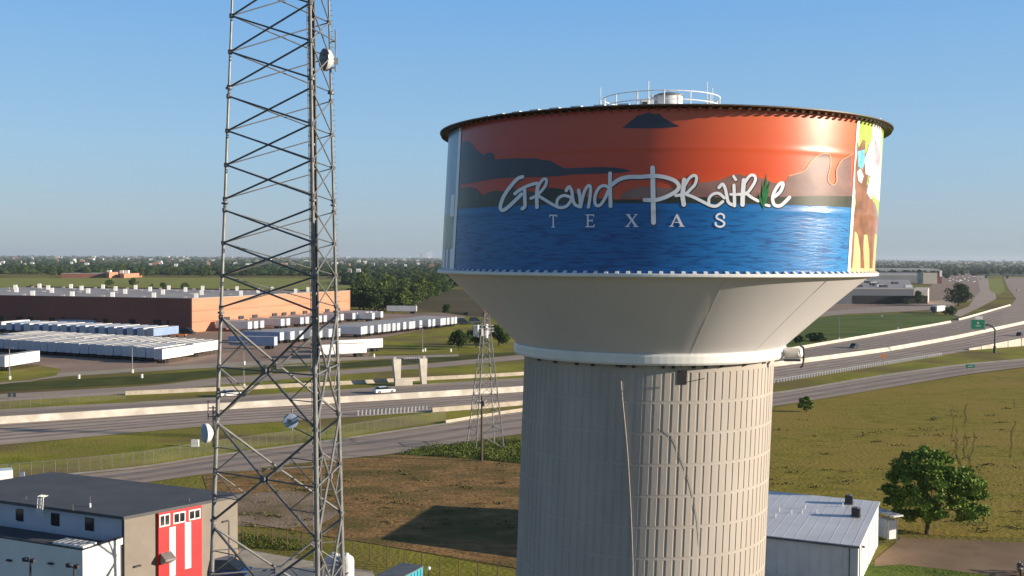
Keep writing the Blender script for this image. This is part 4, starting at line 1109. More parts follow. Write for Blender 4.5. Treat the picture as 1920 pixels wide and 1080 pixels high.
# motorbike at the right edge
def bike(p, rz, label):
    o = thing('motorcycle', label, 'motorcycle', p)
    q = Matrix.Rotation(rz, 3, 'Z'); 
    def W(x, y, z): return Vector(p) + q @ Vector((x, y, z))
    ax = q @ Matrix.Rotation(R(90), 3, 'X')
    for x in (-.72, .72):
        w_ = MB().lathe([(.22, -.05), (.31, -.06), (.33, 0), (.31, .06), (.22, .05)], W(x, 0, .33), 20, axis=ax, closed=True).build('wheel', 'rubber', o)
        MB().lathe([(.03, -.06), (.06, -.06), (.06, .06), (.03, .06)], W(x, 0, .33), 12, axis=ax, closed=True).build('hub', 'steel', w_)
    MB().ico(W(.18, 0, .86), .26, 2, 0, (1.2, .6, .6)).build('fuel_tank', 'cardark', o)
    MB().ico(W(-.38, 0, .80), .30, 2, 0, (1.3, .5, .25)).build('saddle', 'rubber', o)
    MB().ico(W(0, 0, .48), .28, 2, .05, (1.1, .6, .8)).build('engine', 'steel', o)
    mb = MB(); mb.tube(W(.72, .1, .33), W(.42, .1, 1.05), .03); mb.tube(W(.72, -.1, .33), W(.42, -.1, 1.05), .03); mb.build('fork', 'steel', o)
    mb = MB(); mb.path([W(.3, .4, 1.12), W(.42, .15, 1.08), W(.42, -.15, 1.08), W(.3, -.4, 1.12)], .02); mb.build('handlebar', 'steel', o)
    MB().ico(W(.58, 0, .98), .11, 2).build('headlight', 'white', o)
def sq(px, py, h=0.0): p = G(px, py, h); return Vector((p.x, p.y, h))

# ------------------------------------------------------------------ cars and trucks
def car(label, p, rz, m, L_=4.7, W_=1.85, Ht=1.5, kind='car', pickup=False):
    o = thing('pickup_truck' if pickup else 'car', label, 'pickup truck' if pickup else 'car', p)
    q = Matrix.Rotation(rz, 3, 'Z')
    def tr(pts): return [Vector(p) + q @ Vector(v) for v in pts]
    def hull(rings):
        n = len(rings[0]); vs = []; 
        for r_ in rings: vs += tr(r_)
        fs = [(i * n + j, i * n + (j + 1) % n, (i + 1) * n + (j + 1) % n, (i + 1) * n + j) for i in range(len(rings) - 1) for j in range(n)]
        fs += [tuple(range(n - 1, -1, -1)), tuple((len(rings) - 1) * n + j for j in range(n))]
        return MB().add(vs, fs)
    def ring(x, w, z0, z1): return [(x, -w / 2, z0), (x, w / 2, z0), (x, w / 2, z1 - .12), (x, w / 2 - .12, z1), (x, -w / 2 + .12, z1), (x, -w / 2, z1 - .12)]
    h = L_ / 2
    recalc(hull([ring(-h, W_ * .86, .4, .78), ring(-h + .12, W_, .25, .95), ring(-h * .5, W_, .22, .98), ring(h * .3, W_, .22, .97), ring(h - .5, W_, .24, .86), ring(h, W_ * .82, .36, .70)]).build('body', m, o))
    gw = W_ - .1
    if pickup: gl = [(-.1, .97), (.05, 1.68), (.85, 1.70), (1.35, 1.0)]
    else: gl = [(-h + .5, .97), (-h + 1.1, Ht - .06), (.35, Ht), (h * .62, .95)]
    rg = []
    for (x, z) in gl: rg.append((x, z))
    a, b_, c, d = gl
    vs = tr([(a[0], -gw / 2, a[1]), (a[0], gw / 2, a[1]), (b_[0], gw / 2 - .15, b_[1] - .05), (b_[0], -gw / 2 + .15, b_[1] - .05), (c[0], gw / 2 - .15, c[1] - .05), (c[0], -gw / 2 + .15, c[1] - .05), (d[0], gw / 2, d[1]), (d[0], -gw / 2, d[1])])
    recalc(MB().add(vs, [(0, 1, 2, 3), (3, 2, 4, 5), (5, 4, 6, 7), (1, 6, 4, 2), (0, 3, 5, 7), (0, 7, 6, 1)]).build('windows', 'glass', o))
    vs = tr([(b_[0] + .02, gw / 2 - .17, b_[1] - .045), (b_[0] + .02, -gw / 2 + .17, b_[1] - .045), (c[0], -gw / 2 + .17, c[1] - .045), (c[0], gw / 2 - .17, c[1] - .045)])
    recalc(MB().slab(vs, .05, Vector((0, 0, 1))).build('roof', m, o))
    ax = q @ Matrix.Rotation(R(90), 3, 'X')
    for x in (-h * .6, h * .62):
        for y in (-W_ / 2 + .1, W_ / 2 - .1):
            c0 = Vector(p) + q @ Vector((x, y, .33))
            w_ = MB().lathe([(.01, -.12), (.33, -.11), (.33, .11), (.01, .12)], c0, 16, axis=ax).build('wheel', 'rubber', o)
            MB().lathe([(.01, -.13), (.19, -.125), (.19, .125), (.01, .13)], c0, 12, axis=ax).build('rim', 'steel', w_)
    for y in (-.6, .6):
        MB().box(Vector(p) + q @ Vector((h - .06, y, .64)), (.1, .32, .14), rz).build('headlight', 'white', o)
        MB().box(Vector(p) + q @ Vector((-h + .03, y, .74)), (.1, .3, .14), rz).build('tail_light', 'redpaint', o)
    return o
def hdg(a, b_): p, q = G(*a), G(*b_); return math.atan2(q.y - p.y, q.x - p.x)
fr = hdg((600, 745), (800, 732))
def onroad(px, py): p = G(px, py, 0); return Vector((p.x, p.y, .13))
car('white car on the far lanes of the freeway, just left of the concrete gantry', onroad(720, 738), fr, 'carwhite', 4.9, 1.9, 1.5)
M['carblue'] = mat('car_blue', (.06, .10, .2), (.08, .13, .24), 1, .25)
car('dark car on the far lanes of the freeway, right of the tower', onroad(1601, 653), hdg((1600, 653), (1700, 633)) + PI, 'cardark', 4.7, 1.85, 1.6)
car('dark car on the near lanes of the freeway at the right edge of the view', onroad(1912, 630), hdg((1860, 640), (1920, 625)), 'cardark', 4.7, 1.85, 1.5)
bike(sq(1912, 1076, .05), 1.2, 'dark motorcycle parked on the dirt lot at the right edge')
bike(sq(1932, 1080, .05), 1.2, 'second dark motorcycle half out of view at the right edge')

# semi-trailers: one prototype, then copies
M['trailer_door_shade'] = mat('trailer_door_shade', (.36, .40, .48), (.46, .49, .55), .3, .5)  # grey-blue colour puts the shade of the row ends into the doors
def make_trailer(label, box='trailer', L_=16.0):
    o = thing('semi_trailer', label, 'trailer', (0, 0, 0))
    # origin at the rear end on the ground, body runs along +Y
    MB().box((0, L_ / 2, 2.62), (2.6, L_, 2.85)).build('cargo_box', box, o)
    MB().box((0, L_ / 2, 4.055), (2.62, L_ + .02, .02)).build('roof_skin', 'trailer_roof', o)
    MB().box((0, -.02, 2.62), (2.44, .05, 2.7)).build('rear_doors', 'trailer_door_shade', o)
    MB().box((0, L_ / 2, 1.12), (1.1, L_ * .95, .16)).build('chassis', 'dark', o)
    ax = Matrix.Rotation(R(90), 3, 'Y')
    for y in (1.6, 2.9):
        for x in (-1.0, 1.0):
            MB().lathe([(.01, -.28), (.5, -.27), (.5, .27), (.01, .28)], (x, y, .5), 14, axis=ax).build('wheel', 'rubber', o)
    mb = MB(); mb.tube((-.8, L_ - 3, 0), (-.8, L_ - 3, 1.15), .08, 5); mb.tube((.8, L_ - 3, 0), (.8, L_ - 3, 1.15), .08, 5); mb.build('landing_legs', 'dark', o)
    MB().box((0, .05, .62), (2.3, .08, .1)).build('underride_bar', 'dark', o)
    return o
base_lab = {}
tr_white = make_trailer('white semi-trailer in the truck yard, plain box'); tr_blue = make_trailer('pale blue semi-trailer', 'trailer_blue')
M['trailer_grey'] = mat('trailer_grey', (.42, .42, .43), (.50, .50, .51), .3, .5)
tr_grey = make_trailer('grey semi-trailer', 'trailer_grey'); used = {}
def put_trailer(x, y, rz, label, group=None, src=None, sc=None):
    src = src or tr_white
    if src.name not in used:
        used[src.name] = 1; src.location = (x, y, .05); src.rotation_euler = (0, 0, rz); src['label'] = label
        KIDS[src.name] = [(k, list(k.children)) for k in src.children]
        if group: src['group'] = group
        elif 'group' in src: del src['group']
        if sc: src.scale = sc
        return src
    c = copy_tree(src, (x, y, .05), rz, label, None, sc if sc else (1, 1, 1))
    if group: c['group'] = group
    elif 'group' in c: del c['group']
    return c
def rot_of(d): return math.atan2(d[1], d[0]) - PI / 2
def row(a, b_, n, axis, label, group, skip=(), srcs=None, jitter=.0):
    pa, pb = G(*a), G(*b_); r_ = rot_of(axis)
    for i in range(n):
        if i in skip: continue
        p = pa.lerp(pb, i / (n - 1))
        s = srcs(i) if srcs else tr_white
        put_trailer(p.x + axis[0] * rnd.uniform(-.5, .5), p.y + axis[1] * rnd.uniform(-.5, .5), r_ + rnd.uniform(-.01, .01), label, group, s)
axC = (.25, .97)
mixs = lambda i: (tr_white, tr_white, tr_blue, tr_white, tr_grey)[(i * 7) % 5]
row((-40, 658), (283, 679), 23, axC, 'semi-trailer parked end-on in the front row of the left yard', 'front row of trailers in the left yard', srcs=lambda i: (tr_white, tr_blue)[(i * 5 % 3) == 0])
p = G(297, 682); put_trailer(p.x, p.y, rot_of(axC), 'white trailer with its long side in full sun, nearest end of the front row')
pa = G(355, 670); pv = (G(283, 679) - G(-40, 658)).normalized()
for i in range(1, 24):
    q_ = pa - pv * 3.5 * i; put_trailer(q_.x + rnd.uniform(-.3, .3), q_.y, rot_of(axC), 'semi-trailer in the middle row of the left yard, only roof showing', 'middle row of trailers in the left yard', (tr_white, tr_grey)[i % 4 == 0])
put_trailer(pa.x, pa.y, rot_of(axC), 'sunlit white trailer at the right end of the middle row, just left of the mast')
row((18, 625), (282, 637), 16, axC, 'semi-trailer end-on in the short back row before the brown wall', 'back row of trailers by the brown wall', srcs=lambda i: (tr_white, tr_blue)[i % 3 != 2])
for a in ((-2, 623),): 
    p = G(*a); put_trailer(p.x, p.y, rot_of(axC), 'white trailer at the left edge, standing apart from the short back row')
p = G(8, 697); put_trailer(p.x - 1, p.y, rot_of((.12, .99)), 'long white trailer alone on the lawn side at the left edge')
# against the brown wall
for px, lb in ((112, 'blue grey trailer parked along the brown wall, left one'), (176, 'blue grey trailer parked along the brown wall, right one')):
    p = G(px, 618); put_trailer(p.x, p.y, rot_of((1, -.2)), lb, None, tr_blue)
# right-hand yard
wA, wB = G(360, 624), G(657, 596.5)
wallv = (wB - wA).normalized(); outv = Vector((wallv.y, -wallv.x, 0))
if outv.x < 0: outv = -outv
wl_ = (wB - wA).length
k = 0
for s in (14, 18, 22, 36, 40, 50, 54, 64, 68, 78, 82, 92, 96, 104, 108, 112, 116, 120):
    if s > wl_ - 3: break
    p = wA + wallv * s + outv * 17.2
    put_trailer(p.x, p.y, rot_of(-outv), 'white trailer backed against the orange brick wall', 'trailers docked at the orange wall', (tr_white, tr_white, tr_grey)[k % 3]); k += 1
axF = (-.93, .36)
row((530, 645), (636, 637), 7, axF, 'trailer in the left half of the middle yard row, seen through the mast', 'trailers in the middle row seen through the mast', srcs=lambda i: (tr_white, tr_blue)[i == 0])
row((678, 633), (853, 612), 24, axF, 'white trailer in the long sunlit row beside the green lawn', 'long sunlit row of trailers beside the lawn', skip=(3, 9, 13, 15, 18))
for a, b_, lb in (((684, 668), (606, 672), 'nearest long white trailer, side to the freeway, right of the mast'), ((714, 658), (640, 662), 'long white trailer side-on behind the nearest one')):
    p, q_ = G(*a), G(*b_); d = (q_ - p).normalized(); put_trailer(p.x, p.y, rot_of(d), lb)
p = G(781, 588); put_trailer(p.x, p.y, rot_of((-.97, .1)), 'lone white trailer parked near the woods behind the yard')
p = G(517, 655); put_trailer(p.x, p.y, rot_of((-.97, .2)), 'blue grey trailer side-on behind the mast, nearest its centre', None, tr_blue)
for px, py, lb in ((700, 603, 'white trailer beyond the corner of the orange wall, front one'), (716, 600, 'white trailer beyond the corner of the orange wall, rear one')):
    p = G(px, py); put_trailer(p.x, p.y, rot_of(axF), lb)

# semi truck at the right
p = G(1752, 588)
tk = thing('semi_truck', 'white semi truck with dark front parked by the bush near the curved road', 'truck', p)
MB().box(p + Vector((4.5, 6, 2.7)), (3.4, 12, 3.0), -.75).build('cargo_box', 'trailer', tk)
MB().box(p + Vector((.2, 1.2, 2.1)), (3.0, 3.0, 3.0), -.75).build('cab', 'cardark', tk)
for s in (-.8, .9): MB().box(p + Vector((-1.3 + s * 1.2, -.2 + s * .2, 1.3)), (.9, .3, 1.0), -.2).build('headlight', 'white', tk)
for x, y in ((0, 0), (2.5, 3), (8, 9)): MB().lathe([(.01, -.3), (.55, -.28), (.55, .28), (.01, .3)], p + Vector((x, y, .55)), 12, axis=Matrix.Rotation(R(90), 3, 'Y')).build('wheel', 'rubber', tk)

# ------------------------------------------------------------------ warehouse
HW = H * .447
c1 = G(360, 560, HW); c0 = G(0, 554, HW); c2 = G(657, 545, HW)
fd = (c0 - c1); fd.z = 0; fd.normalize(); rd = (c2 - c1); rd.z = 0
wc0 = c1 + fd * 190; wc3 = c2 + fd * 190
wh = thing('warehouse', 'huge flat-roofed brick warehouse with an orange sunlit end and brown shaded side', 'warehouse', (c1.x, c1.y, 0))
fn = Vector((fd.y, -fd.x, 0)); fn = fn if fn.y < 0 else -fn
rnn = Vector((rd.y, -rd.x, 0)).normalized(); rnn = rnn if rnn.x > 0 else -rnn
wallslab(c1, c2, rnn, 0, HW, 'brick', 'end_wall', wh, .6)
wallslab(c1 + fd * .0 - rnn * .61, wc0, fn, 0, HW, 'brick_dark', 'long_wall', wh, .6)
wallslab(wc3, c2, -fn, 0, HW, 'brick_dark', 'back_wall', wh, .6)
wr = recalc(MB().prism([P2(c1 - rnn * .7 - fn * .7), P2(c2 - rnn * .7 + fn * .7), P2(wc3 + fn * .7), P2(wc0 - fn * .7)], HW - .9, HW - .5).build('roof', 'roof_pale', wh))
mb = MB()
for a, b_, n_ in ((c1, c2, rnn), (wc0, c1 - rnn * .8, fn)):
    mb.prism([P2(a + n_ * .05), P2(b_ + n_ * .05), P2(b_ - n_ * .7), P2(a - n_ * .7)], HW + .002, HW + .2)
recalc(mb.build('parapet_cap', 'roof_pale', wh))
mb = MB(); zz = HW * .62
a, b_ = c1 + rnn * .004, c2 + rnn * .004
for zz in (HW * .62, HW * .3): mb.prism([P2(a), P2(b_), P2(b_ + rnn * .03), P2(a + rnn * .03)], zz, zz + .14)
recalc(mb.build('brick_band', 'brick_dark', wh))
def on_wroof(px, py): return G(px, py, HW - .5)
nv = 0
for r_i, (f_, sp, oz) in enumerate(((.10, 19.5, 0), (.42, 19.5, 6), (.72, 19.5, 2), (.93, 19.5, 11))):
    for k in range(9):
        p = c1 + rd * f_ + fd * (7 + oz + k * sp); p.z = HW - .5
        MB().box(p + Vector((0, 0, 1.1)), (1.5, 1.8, 2.2), .2).build('rooftop_unit', 'white', wr); nv += 1
        p2_ = p + fd * 6 + Vector((0, 3, 0)); MB().box(p2_ + Vector((0, 0, .4)), (1.3, 1.3, .6), .2).build('roof_vent', 'roof_pale', wr)
for px, w_ in ((2, 9), (36, 12), (57, 12), (97, 13), (118, 12), (178, 8), (198, 9), (248, 14), (295, 17), (315, 5)):
    c = PL(px, 603, c1, fn); s = w_ / 2 * c.y / F
    c.z = 2.6
    quad = [c + fd * -s + fn * .01 - Vector((0, 0, 2.4)), c + fd * s + fn * .01 - Vector((0, 0, 2.4)), c + fd * s + fn * .01 + Vector((0, 0, 2.2)), c - fd * s + fn * .01 + Vector((0, 0, 2.2))]
    recalc(MB().slab(quad, .06, fn).build('dock_door', 'black', wh))
for f_ in (.18, .26, .34, .46, .52, .58, .66, .74, .82, .9):
    c = c1 + rd * f_; c.z = 5.0; rv = rd.normalized()
    recalc(MB().slab([c - rv * 1.6 + rnn * .01 - Vector((0, 0, 1.2)), c + rv * 1.6 + rnn * .01 - Vector((0, 0, 1.2)), c + rv * 1.6 + rnn * .01 + Vector((0, 0, .2)), c - rv * 1.6 + rnn * .01 + Vector((0, 0, .2))], .5, rnn).build('dock_canopy', 'dark', wh))
p = c1 + fd * 12; recalc(MB().prism([P2(p + fn * .01), P2(p + fn * .8), P2(p + fd * 17 + fn * .8), P2(p + fd * 17 + fn * .01)], 0, HW - .1).build('wall_buttress', 'brick_dark', wh)) if False else None
# clutter at the corner: dark tractor unit and orange beam
p = G(352, 626); car('dark truck parked at the corner of the warehouse', Vector((p.x, p.y, .05)), -.3, 'cardark', 6.5, 2.4, 2.4)
p = G(332, 632); o = thing('orange_rack', 'orange steel loading rack lying before the brown wall near its corner', 'rack', p)
MB().box(p + Vector((0, 0, .9)), (7, 1.4, .35), -.1).build('deck', 'orange', o)
for s in (-3, 0, 3): MB().box(p + Vector((s, 0, .4)), (.3, 1.2, .8), -.1).build('leg', 'dark', o)

# ------------------------------------------------------------------ concrete gantry
def gantry():
    a, b_ = G(745, 722), G(794, 720)
    d = (b_ - a).normalized(); n_ = Vector((-d.y, d.x, 0)); sc = .0
    o = thing('toll_gantry', 'pale concrete gantry of two leaning columns carrying a dark truss over the freeway edge', 'gantry', a)
    Ht_ = H * .205
    for p, s in ((a, -1), (b_, 1)):
        w0, w1 = .55, .95
        q0 = [p - d * w0 - n_ * .8, p + d * w0 - n_ * .8, p + d * w0 + n_ * .8, p - d * w0 + n_ * .8]
        off = d * -.25
        q1 = [p - d * w1 + off - n_ * .8, p + d * w1 + off - n_ * .8, p + d * w1 + off + n_ * .8, p - d * w1 + off + n_ * .8]
        mb = MB().add([(v.x, v.y, 0) for v in q0] + [(v.x, v.y, Ht_) for v in q1], [(0, 3, 2, 1), (4, 5, 6, 7), (0, 1, 5, 4), (1, 2, 6, 5), (2, 3, 7, 6), (3, 0, 4, 7)])
        recalc(mb.build('column', 'barrier', o))
        c = p + off + d * s * .4; MB().box((c.x, c.y, Ht_ + .25), (.5, .5, .5)).build('camera_box', 'white', o)
    L0, L1 = a + d * .3, b_ - d * .3
    mb = MB()
    for zz in (Ht_ - .9, Ht_ - .15):
        for s in (-.6, .6): mb.tube(Vector((L0.x, L0.y, zz)) + n_ * s, Vector((L1.x, L1.y, zz)) + n_ * s, .10, 6)
    N_ = 9
    for i in range(N_):
        t, t2 = i / N_, (i + 1) / N_
        for s in (-.6, .6):
            p, q_ = L0.lerp(L1, t), L0.lerp(L1, t2)
            mb.tube(Vector((p.x, p.y, Ht_ - .9)) + n_ * s, Vector((q_.x, q_.y, Ht_ - .15)) + n_ * s, .06, 5)
        p = L0.lerp(L1, t); mb.tube(Vector((p.x, p.y, Ht_ - .15)) - n_ * .6, Vector((p.x, p.y, Ht_ - .15)) + n_ * .6, .06, 5)
    mb.build('truss', 'dark', o)
    for i in range(7):
        p = L0.lerp(L1, .25 + .1 * i); MB().box((p.x, p.y, Ht_ + .12), (.35, .5, .35)).build('toll_reader', 'dish', o)
    mb = MB(); p = a - n_ * 1.4; mb.box((p.x + d.x * 1.2, p.y, .8), (4.2, .5, 1.6), math.atan2(d.y, d.x)); mb.build('concrete_plinth', 'barrier', o)
gantry()

# ------------------------------------------------------------------ signs, lamps, poles
def lamp(px, py, hpx, label, double=True, group=None):
    p = G(px, py); h_ = hpx / F * p.y
    o = thing('light_pole', label, 'light pole', p, group)
    MB().tube(p, p + Vector((0, 0, h_)), .14, 6, .08).build('pole', 'steel', o)
    MB().tube(p, p + Vector((0, 0, .9)), .38, 8).build('concrete_base', 'barrier', o)
    MB().box(p + Vector((0, 0, h_)), (1.9 if double else 1.0, .35, .16)).build('lamp_head', 'steel', o)
lamp(248, 699, 50, 'light pole with a white base in front of the left trailer rows')
lamp(18, 712, 60, 'light pole at the left edge beside the lone long trailer')
lamp(457, 727, 72, 'pale light pole beyond the freeway seen through the mast')
lamp(792, 660, 50, 'slim light pole on the lawn right of the trailer rows')
lamp(1573, 637, 46, 'light pole on the green bank nearest the water tower')
lamp(1683, 618, 26, 'light pole at the edge of the green bank behind the freeway barrier')
lamp(1653, 594, 22, 'double-headed light pole beside the far parking lot')
lamp(1585, 567, 30, 'thin light pole in front of the blue grey warehouse')
for px, py, lb in ((797, 659, 'small white bollard on the lawn, third from the left'), (845, 660, 'small white bollard near the bushes'), (701, 670, 'small white bollard below the nearest long trailer'), (458, 684, 'small white bollard behind the mast'), (148, 710, 'small white bollard on the ditch edge at left'), (266, 709, 'small white bollard on the ditch edge, mid left')):
    p = G(px, py); o = tag(MB().tube(p, p + Vector((0, 0, 1.0)), .3, 10).build('bollard', 'white'), lb, 'bollard')
def overhead_sign():
    b0 = G(1865, 662); h_ = 52 / F * b0.y
    o = thing('overhead_sign', 'green overhead freeway sign hanging from a dark curved arm at the right', 'sign', b0)
    s = b0.y / F
    pts = [b0 + Vector((0, 0, z)) for z in (0, 16 * s, 34 * s, 44 * s)]
    pts += [b0 + Vector((-5 * s, 0, 50 * s)), b0 + Vector((-12 * s, 0, 53 * s)), b0 + Vector((-24 * s, 0, 53 * s)), b0 + Vector((-44 * s, 0, 52 * s))]
    MB().path(pts, .28, 8).build('curved_post', 'dark', o)
    MB().tube(b0, b0 + Vector((0, 0, 2.2)), .5, 8).build('base_sleeve', 'dark', o)
    c = b0 + Vector((-34 * s, -.55, 54 * s)); w_, h2 = 27 * s, 19 * s
    pn = MB().box(c, (w_, .16, h2)).build('sign_panel', 'green_sign', o)
    mb = MB()
    for a, b_, ww, hh in ((0, h2 / 2 - .08, w_ - .1, .12), (0, -h2 / 2 + .08, w_ - .1, .12), (-w_ / 2 + .08, 0, .12, h2 - .3), (w_ / 2 - .08, 0, .12, h2 - .3)):
        mb.box(c + Vector((a, -.09, b_)), (ww, .02, hh))
    mb.build('sign_border', 'paint', pn)
    mb = MB(); mb.tube(c + Vector((0, -.1, .45)), c + Vector((0, -.13, .45)), .42, 6); mb.box(c + Vector((0, -.1, -.5)), (1.6, .02, .28)); mb.build('sign_shield', 'paint', pn)
    MB().box(c + Vector((.35, .0, h2 / 2 + .45)), (14 * s, .14, 6 * s)).build('exit_tab', 'white', o)
    MB().box(c + Vector((.9, 0.1, -h2 / 2 - .1)), (w_ * .8, .3, .12)).build('walkway_light', 'dark', o)
overhead_sign()
p = G(1656, 686); o = thing('warning_sign', 'orange diamond roadworks sign on the near edge of the freeway', 'sign', p)
s = p.y / F; c = p + Vector((0, -.1, 18 * s))
recalc(MB().slab([c + Vector((-5 * s, 0, 0)), c + Vector((0, 0, -5 * s)), c + Vector((5 * s, 0, 0)), c + Vector((0, 0, 5 * s))], .08, Vector((0, -1, 0))).build('sign_panel', 'orange', o))
MB().tube(p, p + Vector((0, 0, 16 * s)), .06, 6).build('post', 'steel', o)
p = G(1819, 694); o = thing('road_sign', 'small green road sign beside the near frontage road at right', 'sign', p); s = p.y / F
MB().box(p + Vector((0, 0, 7.5 * s)), (17 * s, .1, 6.5 * s)).build('sign_panel', 'green_sign', o)
MB().box(p + Vector((0, -.06, 7.5 * s)), (9 * s, .03, 1.4 * s)).build('sign_text_bar', 'paint', o)
for d in (-5, 5): MB().tube(p + Vector((d * s, .05, 0)), p + Vector((d * s, .05, 10 * s)), .07, 6).build('post', 'steel', o)
for px, lb in ((18, 'dark road sign seen from behind, left of the pair by the far frontage road'), (27, 'dark road sign seen from behind, right of the pair by the far frontage road')):
    p = G(px, 749); s = p.y / F; o = thing('road_sign', lb, 'sign', p)
    MB().box(p + Vector((0, 0, 9 * s)), (7 * s, .1, 9 * s)).build('sign_panel', 'steel_dark', o); MB().tube(p + Vector((0, .1, 0)), p + Vector((0, .1, 12 * s)), .06, 6).build('post', 'steel', o)
p = G(42, 905); s = p.y / F; o = thing('road_sign', 'dark blue grey sign on a post behind the charcoal roof', 'sign', p)
MB().box(p + Vector((0, 0, 15 * s)), (10 * s, .08, 11 * s), -.3).build('sign_panel', 'bluedish', o); MB().tube(p + Vector((0, .1, 0)), p + Vector((0, .1, 19 * s)), .05, 6).build('post', 'steel', o)
p = G(-18, 914); o = thing('white_van', 'white van roof just showing above the charcoal roof at the left edge', 'van', p)
MB().box(p + Vector((0, 0, 1.35)), (5.2, 2.0, 1.7), .5).build('body', 'carwhite', o); MB().box(p + Vector((-.6, .1, 1.6)), (3.6, 2.05, .6), .5).build('windows', 'glass', o)
for s in (-1.6, 1.6): MB().tube(p + Vector((s * .88, s * .48 - 1.0, .38)), p + Vector((s * .88, s * .48 + 1.0, .38)), .38, 12).build('wheel', 'rubber', o)
p = G(366, 838); o = thing('roadside_cabinet', 'tiny white roadside marker box on the verge left of the mast', 'cabinet', p)
MB().box(p + Vector((0, 0, .6)), (1.1, .6, 1.1)).build('cabinet', 'white', o)
p = G(436, 742); o = car('white car crossing behind the mast on the far lanes', onroad(432, 744), fr, 'carwhite', 4.7, 1.85, 1.5)
p = G(903, 865); o = thing('utility_pole', 'dark wooden utility pole standing in the weeds left of the shaft', 'utility pole', p); s = p.y / F
MB().tube(p, p + Vector((0, 0, 124 * s)), .19, 8, .13).build('pole', 'wood', o)
MB().box(p + Vector((0, -.1, 112 * s)), (1.5, .12, .12)).build('crossarm', 'wood', o)
for d in (-.6, -.2, .6): MB().tube(p + Vector((d, -.1, 112 * s)), p + Vector((d, -.1, 112 * s + .35)), .06, 6).build('insulator', 'dish', o)
MB().tube(p + Vector((.35, -.1, 104 * s)), p + Vector((.35, -.1, 104 * s + .8)), .2, 10).build('transformer', 'steel', o)

# transmission pylon: four slender lattice legs
def pylon():
    b0 = G(910, 838); s = b0.y / F; Ht_ = 258 * s; w0, w1 = 46 * s / 1.2, 5.5 * s
    o = thing('lattice_pylon', 'thin four-legged lattice pylon with a white antenna cluster, between road and shaft', 'pylon', b0)
    def w(z): 
        t = z / Ht_; return w0 + (w1 * 1.9 - w0) * min(1, t / .82) if t < .82 else w1 * 1.9 + (w1 - w1 * 1.9) * (t - .82) / .18
    cr, sr = math.cos(.35), math.sin(.35)
    def c(k, z):
        a, b_ = ((-1, -1), (1, -1), (1, 1), (-1, 1))[k]; x, y = a * w(z) * .72, b_ * w(z) * .72
        return b0 + Vector((x * cr - y * sr, x * sr + y * cr, z))
    zs = [0, .13, .26, .38, .49, .59, .68, .76, .83, .88, .92, .96, 1.0]; zs = [z * Ht_ for z in zs]
    for k in range(4):
        mb = MB()
        for a, b_ in zip(zs, zs[1:]): mb.tube(c(k, a), c(k, b_), .10, 5)
        mb.build('leg', 'steel', o)
    for k in range(4):
        mb = MB(); j = (k + 1) % 4
        for a, b_ in zip(zs, zs[1:]): mb.tube(c(k, a), c(j, b_), .035, 4); mb.tube(c(k, b_), c(j, a), .035, 4); mb.tube(c(k, b_), c(j, b_), .04, 4)
        mb.build('cross_bracing', 'steel', o)
    zc = Ht_ * .865
    for i in range(9):
        t = 2 * PI * i / 9; q_ = b0 + Vector((-.7 + 1.1 * math.cos(t), -1.2 + .5 * math.sin(t), zc + .5 * math.sin(t * 2) - .3))
        MB().box(q_, (.36, .3, 1.1), t).build('panel_antenna', 'white', o)
    mb = MB()
    for i in range(3): mb.tube(b0 + Vector((-1.9, -1.1, zc - .4 + i * .5)), b0 + Vector((1.3, -1.1, zc - .4 + i * .5)), .06, 5); mb.tube(b0 + Vector((1.1, -1.1, zc - .3 + i * .4)), b0 + Vector((1.1, 1.1, zc - .3 + i * .4)), .06, 5)
    mb.build('antenna_frame', 'dish', o)
    M['redband'] = mat('faded_red', (.30, .12, .09), (.4, .2, .15), 1, .7)
    mb = MB()
    for k in range(4): mb.tube(c(k, Ht_ * .955), c((k + 1) % 4, Ht_), .09, 5)
    mb.build('top_cage', 'redband', o)
    mb = MB(); mb.tube(b0 + Vector((-w1 * .9, 0, Ht_ * .955)), b0 + Vector((-w1 * .9, 0, Ht_ * 1.03)), .08, 5); mb.build('top_rod', 'redband', o)
pylon()

# ------------------------------------------------------------------ guardrails and fences
def rail_run(name, label, line, x0, x1, n, hgt, dy=0, post='white'):
    pts = [G(x, interp(line, x) + dy) for x in [x0 + (x1 - x0) * i / n for i in range(n + 1)]]
    # even out the spacing along the ground
    d = [0]
    for a, b_ in zip(pts, pts[1:]): d.append(d[-1] + (b_ - a).length)
    def at(t):
        t *= d[-1]
        for i in range(n):
            if d[i + 1] >= t: return pts[i].lerp(pts[i + 1], (t - d[i]) / (d[i + 1] - d[i]))
        return pts[-1]
    o = thing(name, label, 'guardrail', pts[0])
    ev = [at(i / n) for i in range(n + 1)]
    mb = MB()
    for a, b_ in zip(ev, ev[1:]):
        dd_ = (b_ - a).normalized(); nn_ = Vector((-dd_.y, dd_.x, 0)) * .05
        mb.add([a - nn_ + Vector((0, 0, hgt - .3)), b_ - nn_ + Vector((0, 0, hgt - .3)), b_ - nn_ + Vector((0, 0, hgt)), a - nn_ + Vector((0, 0, hgt)), a + nn_ + Vector((0, 0, hgt)), b_ + nn_ + Vector((0, 0, hgt))], [(0, 1, 2, 3), (3, 2, 5, 4)])
    mb.build('rail_beam', 'steel_dark', o)
    for p in ev:
        MB().box((p.x, p.y - .16, hgt * .5), (.22, .12, hgt)).build('post', post, o)
rail_run('guardrail', 'guardrail with pale posts along the near freeway edge left of the shaft', LOW_B, 672, 800, 18, 1.15, 1.5)
rail_run('guardrail', 'long guardrail of many pale posts along the near freeway edge right of the shaft', LOW_B, 1452, 1764, 72, 1.05, 1)
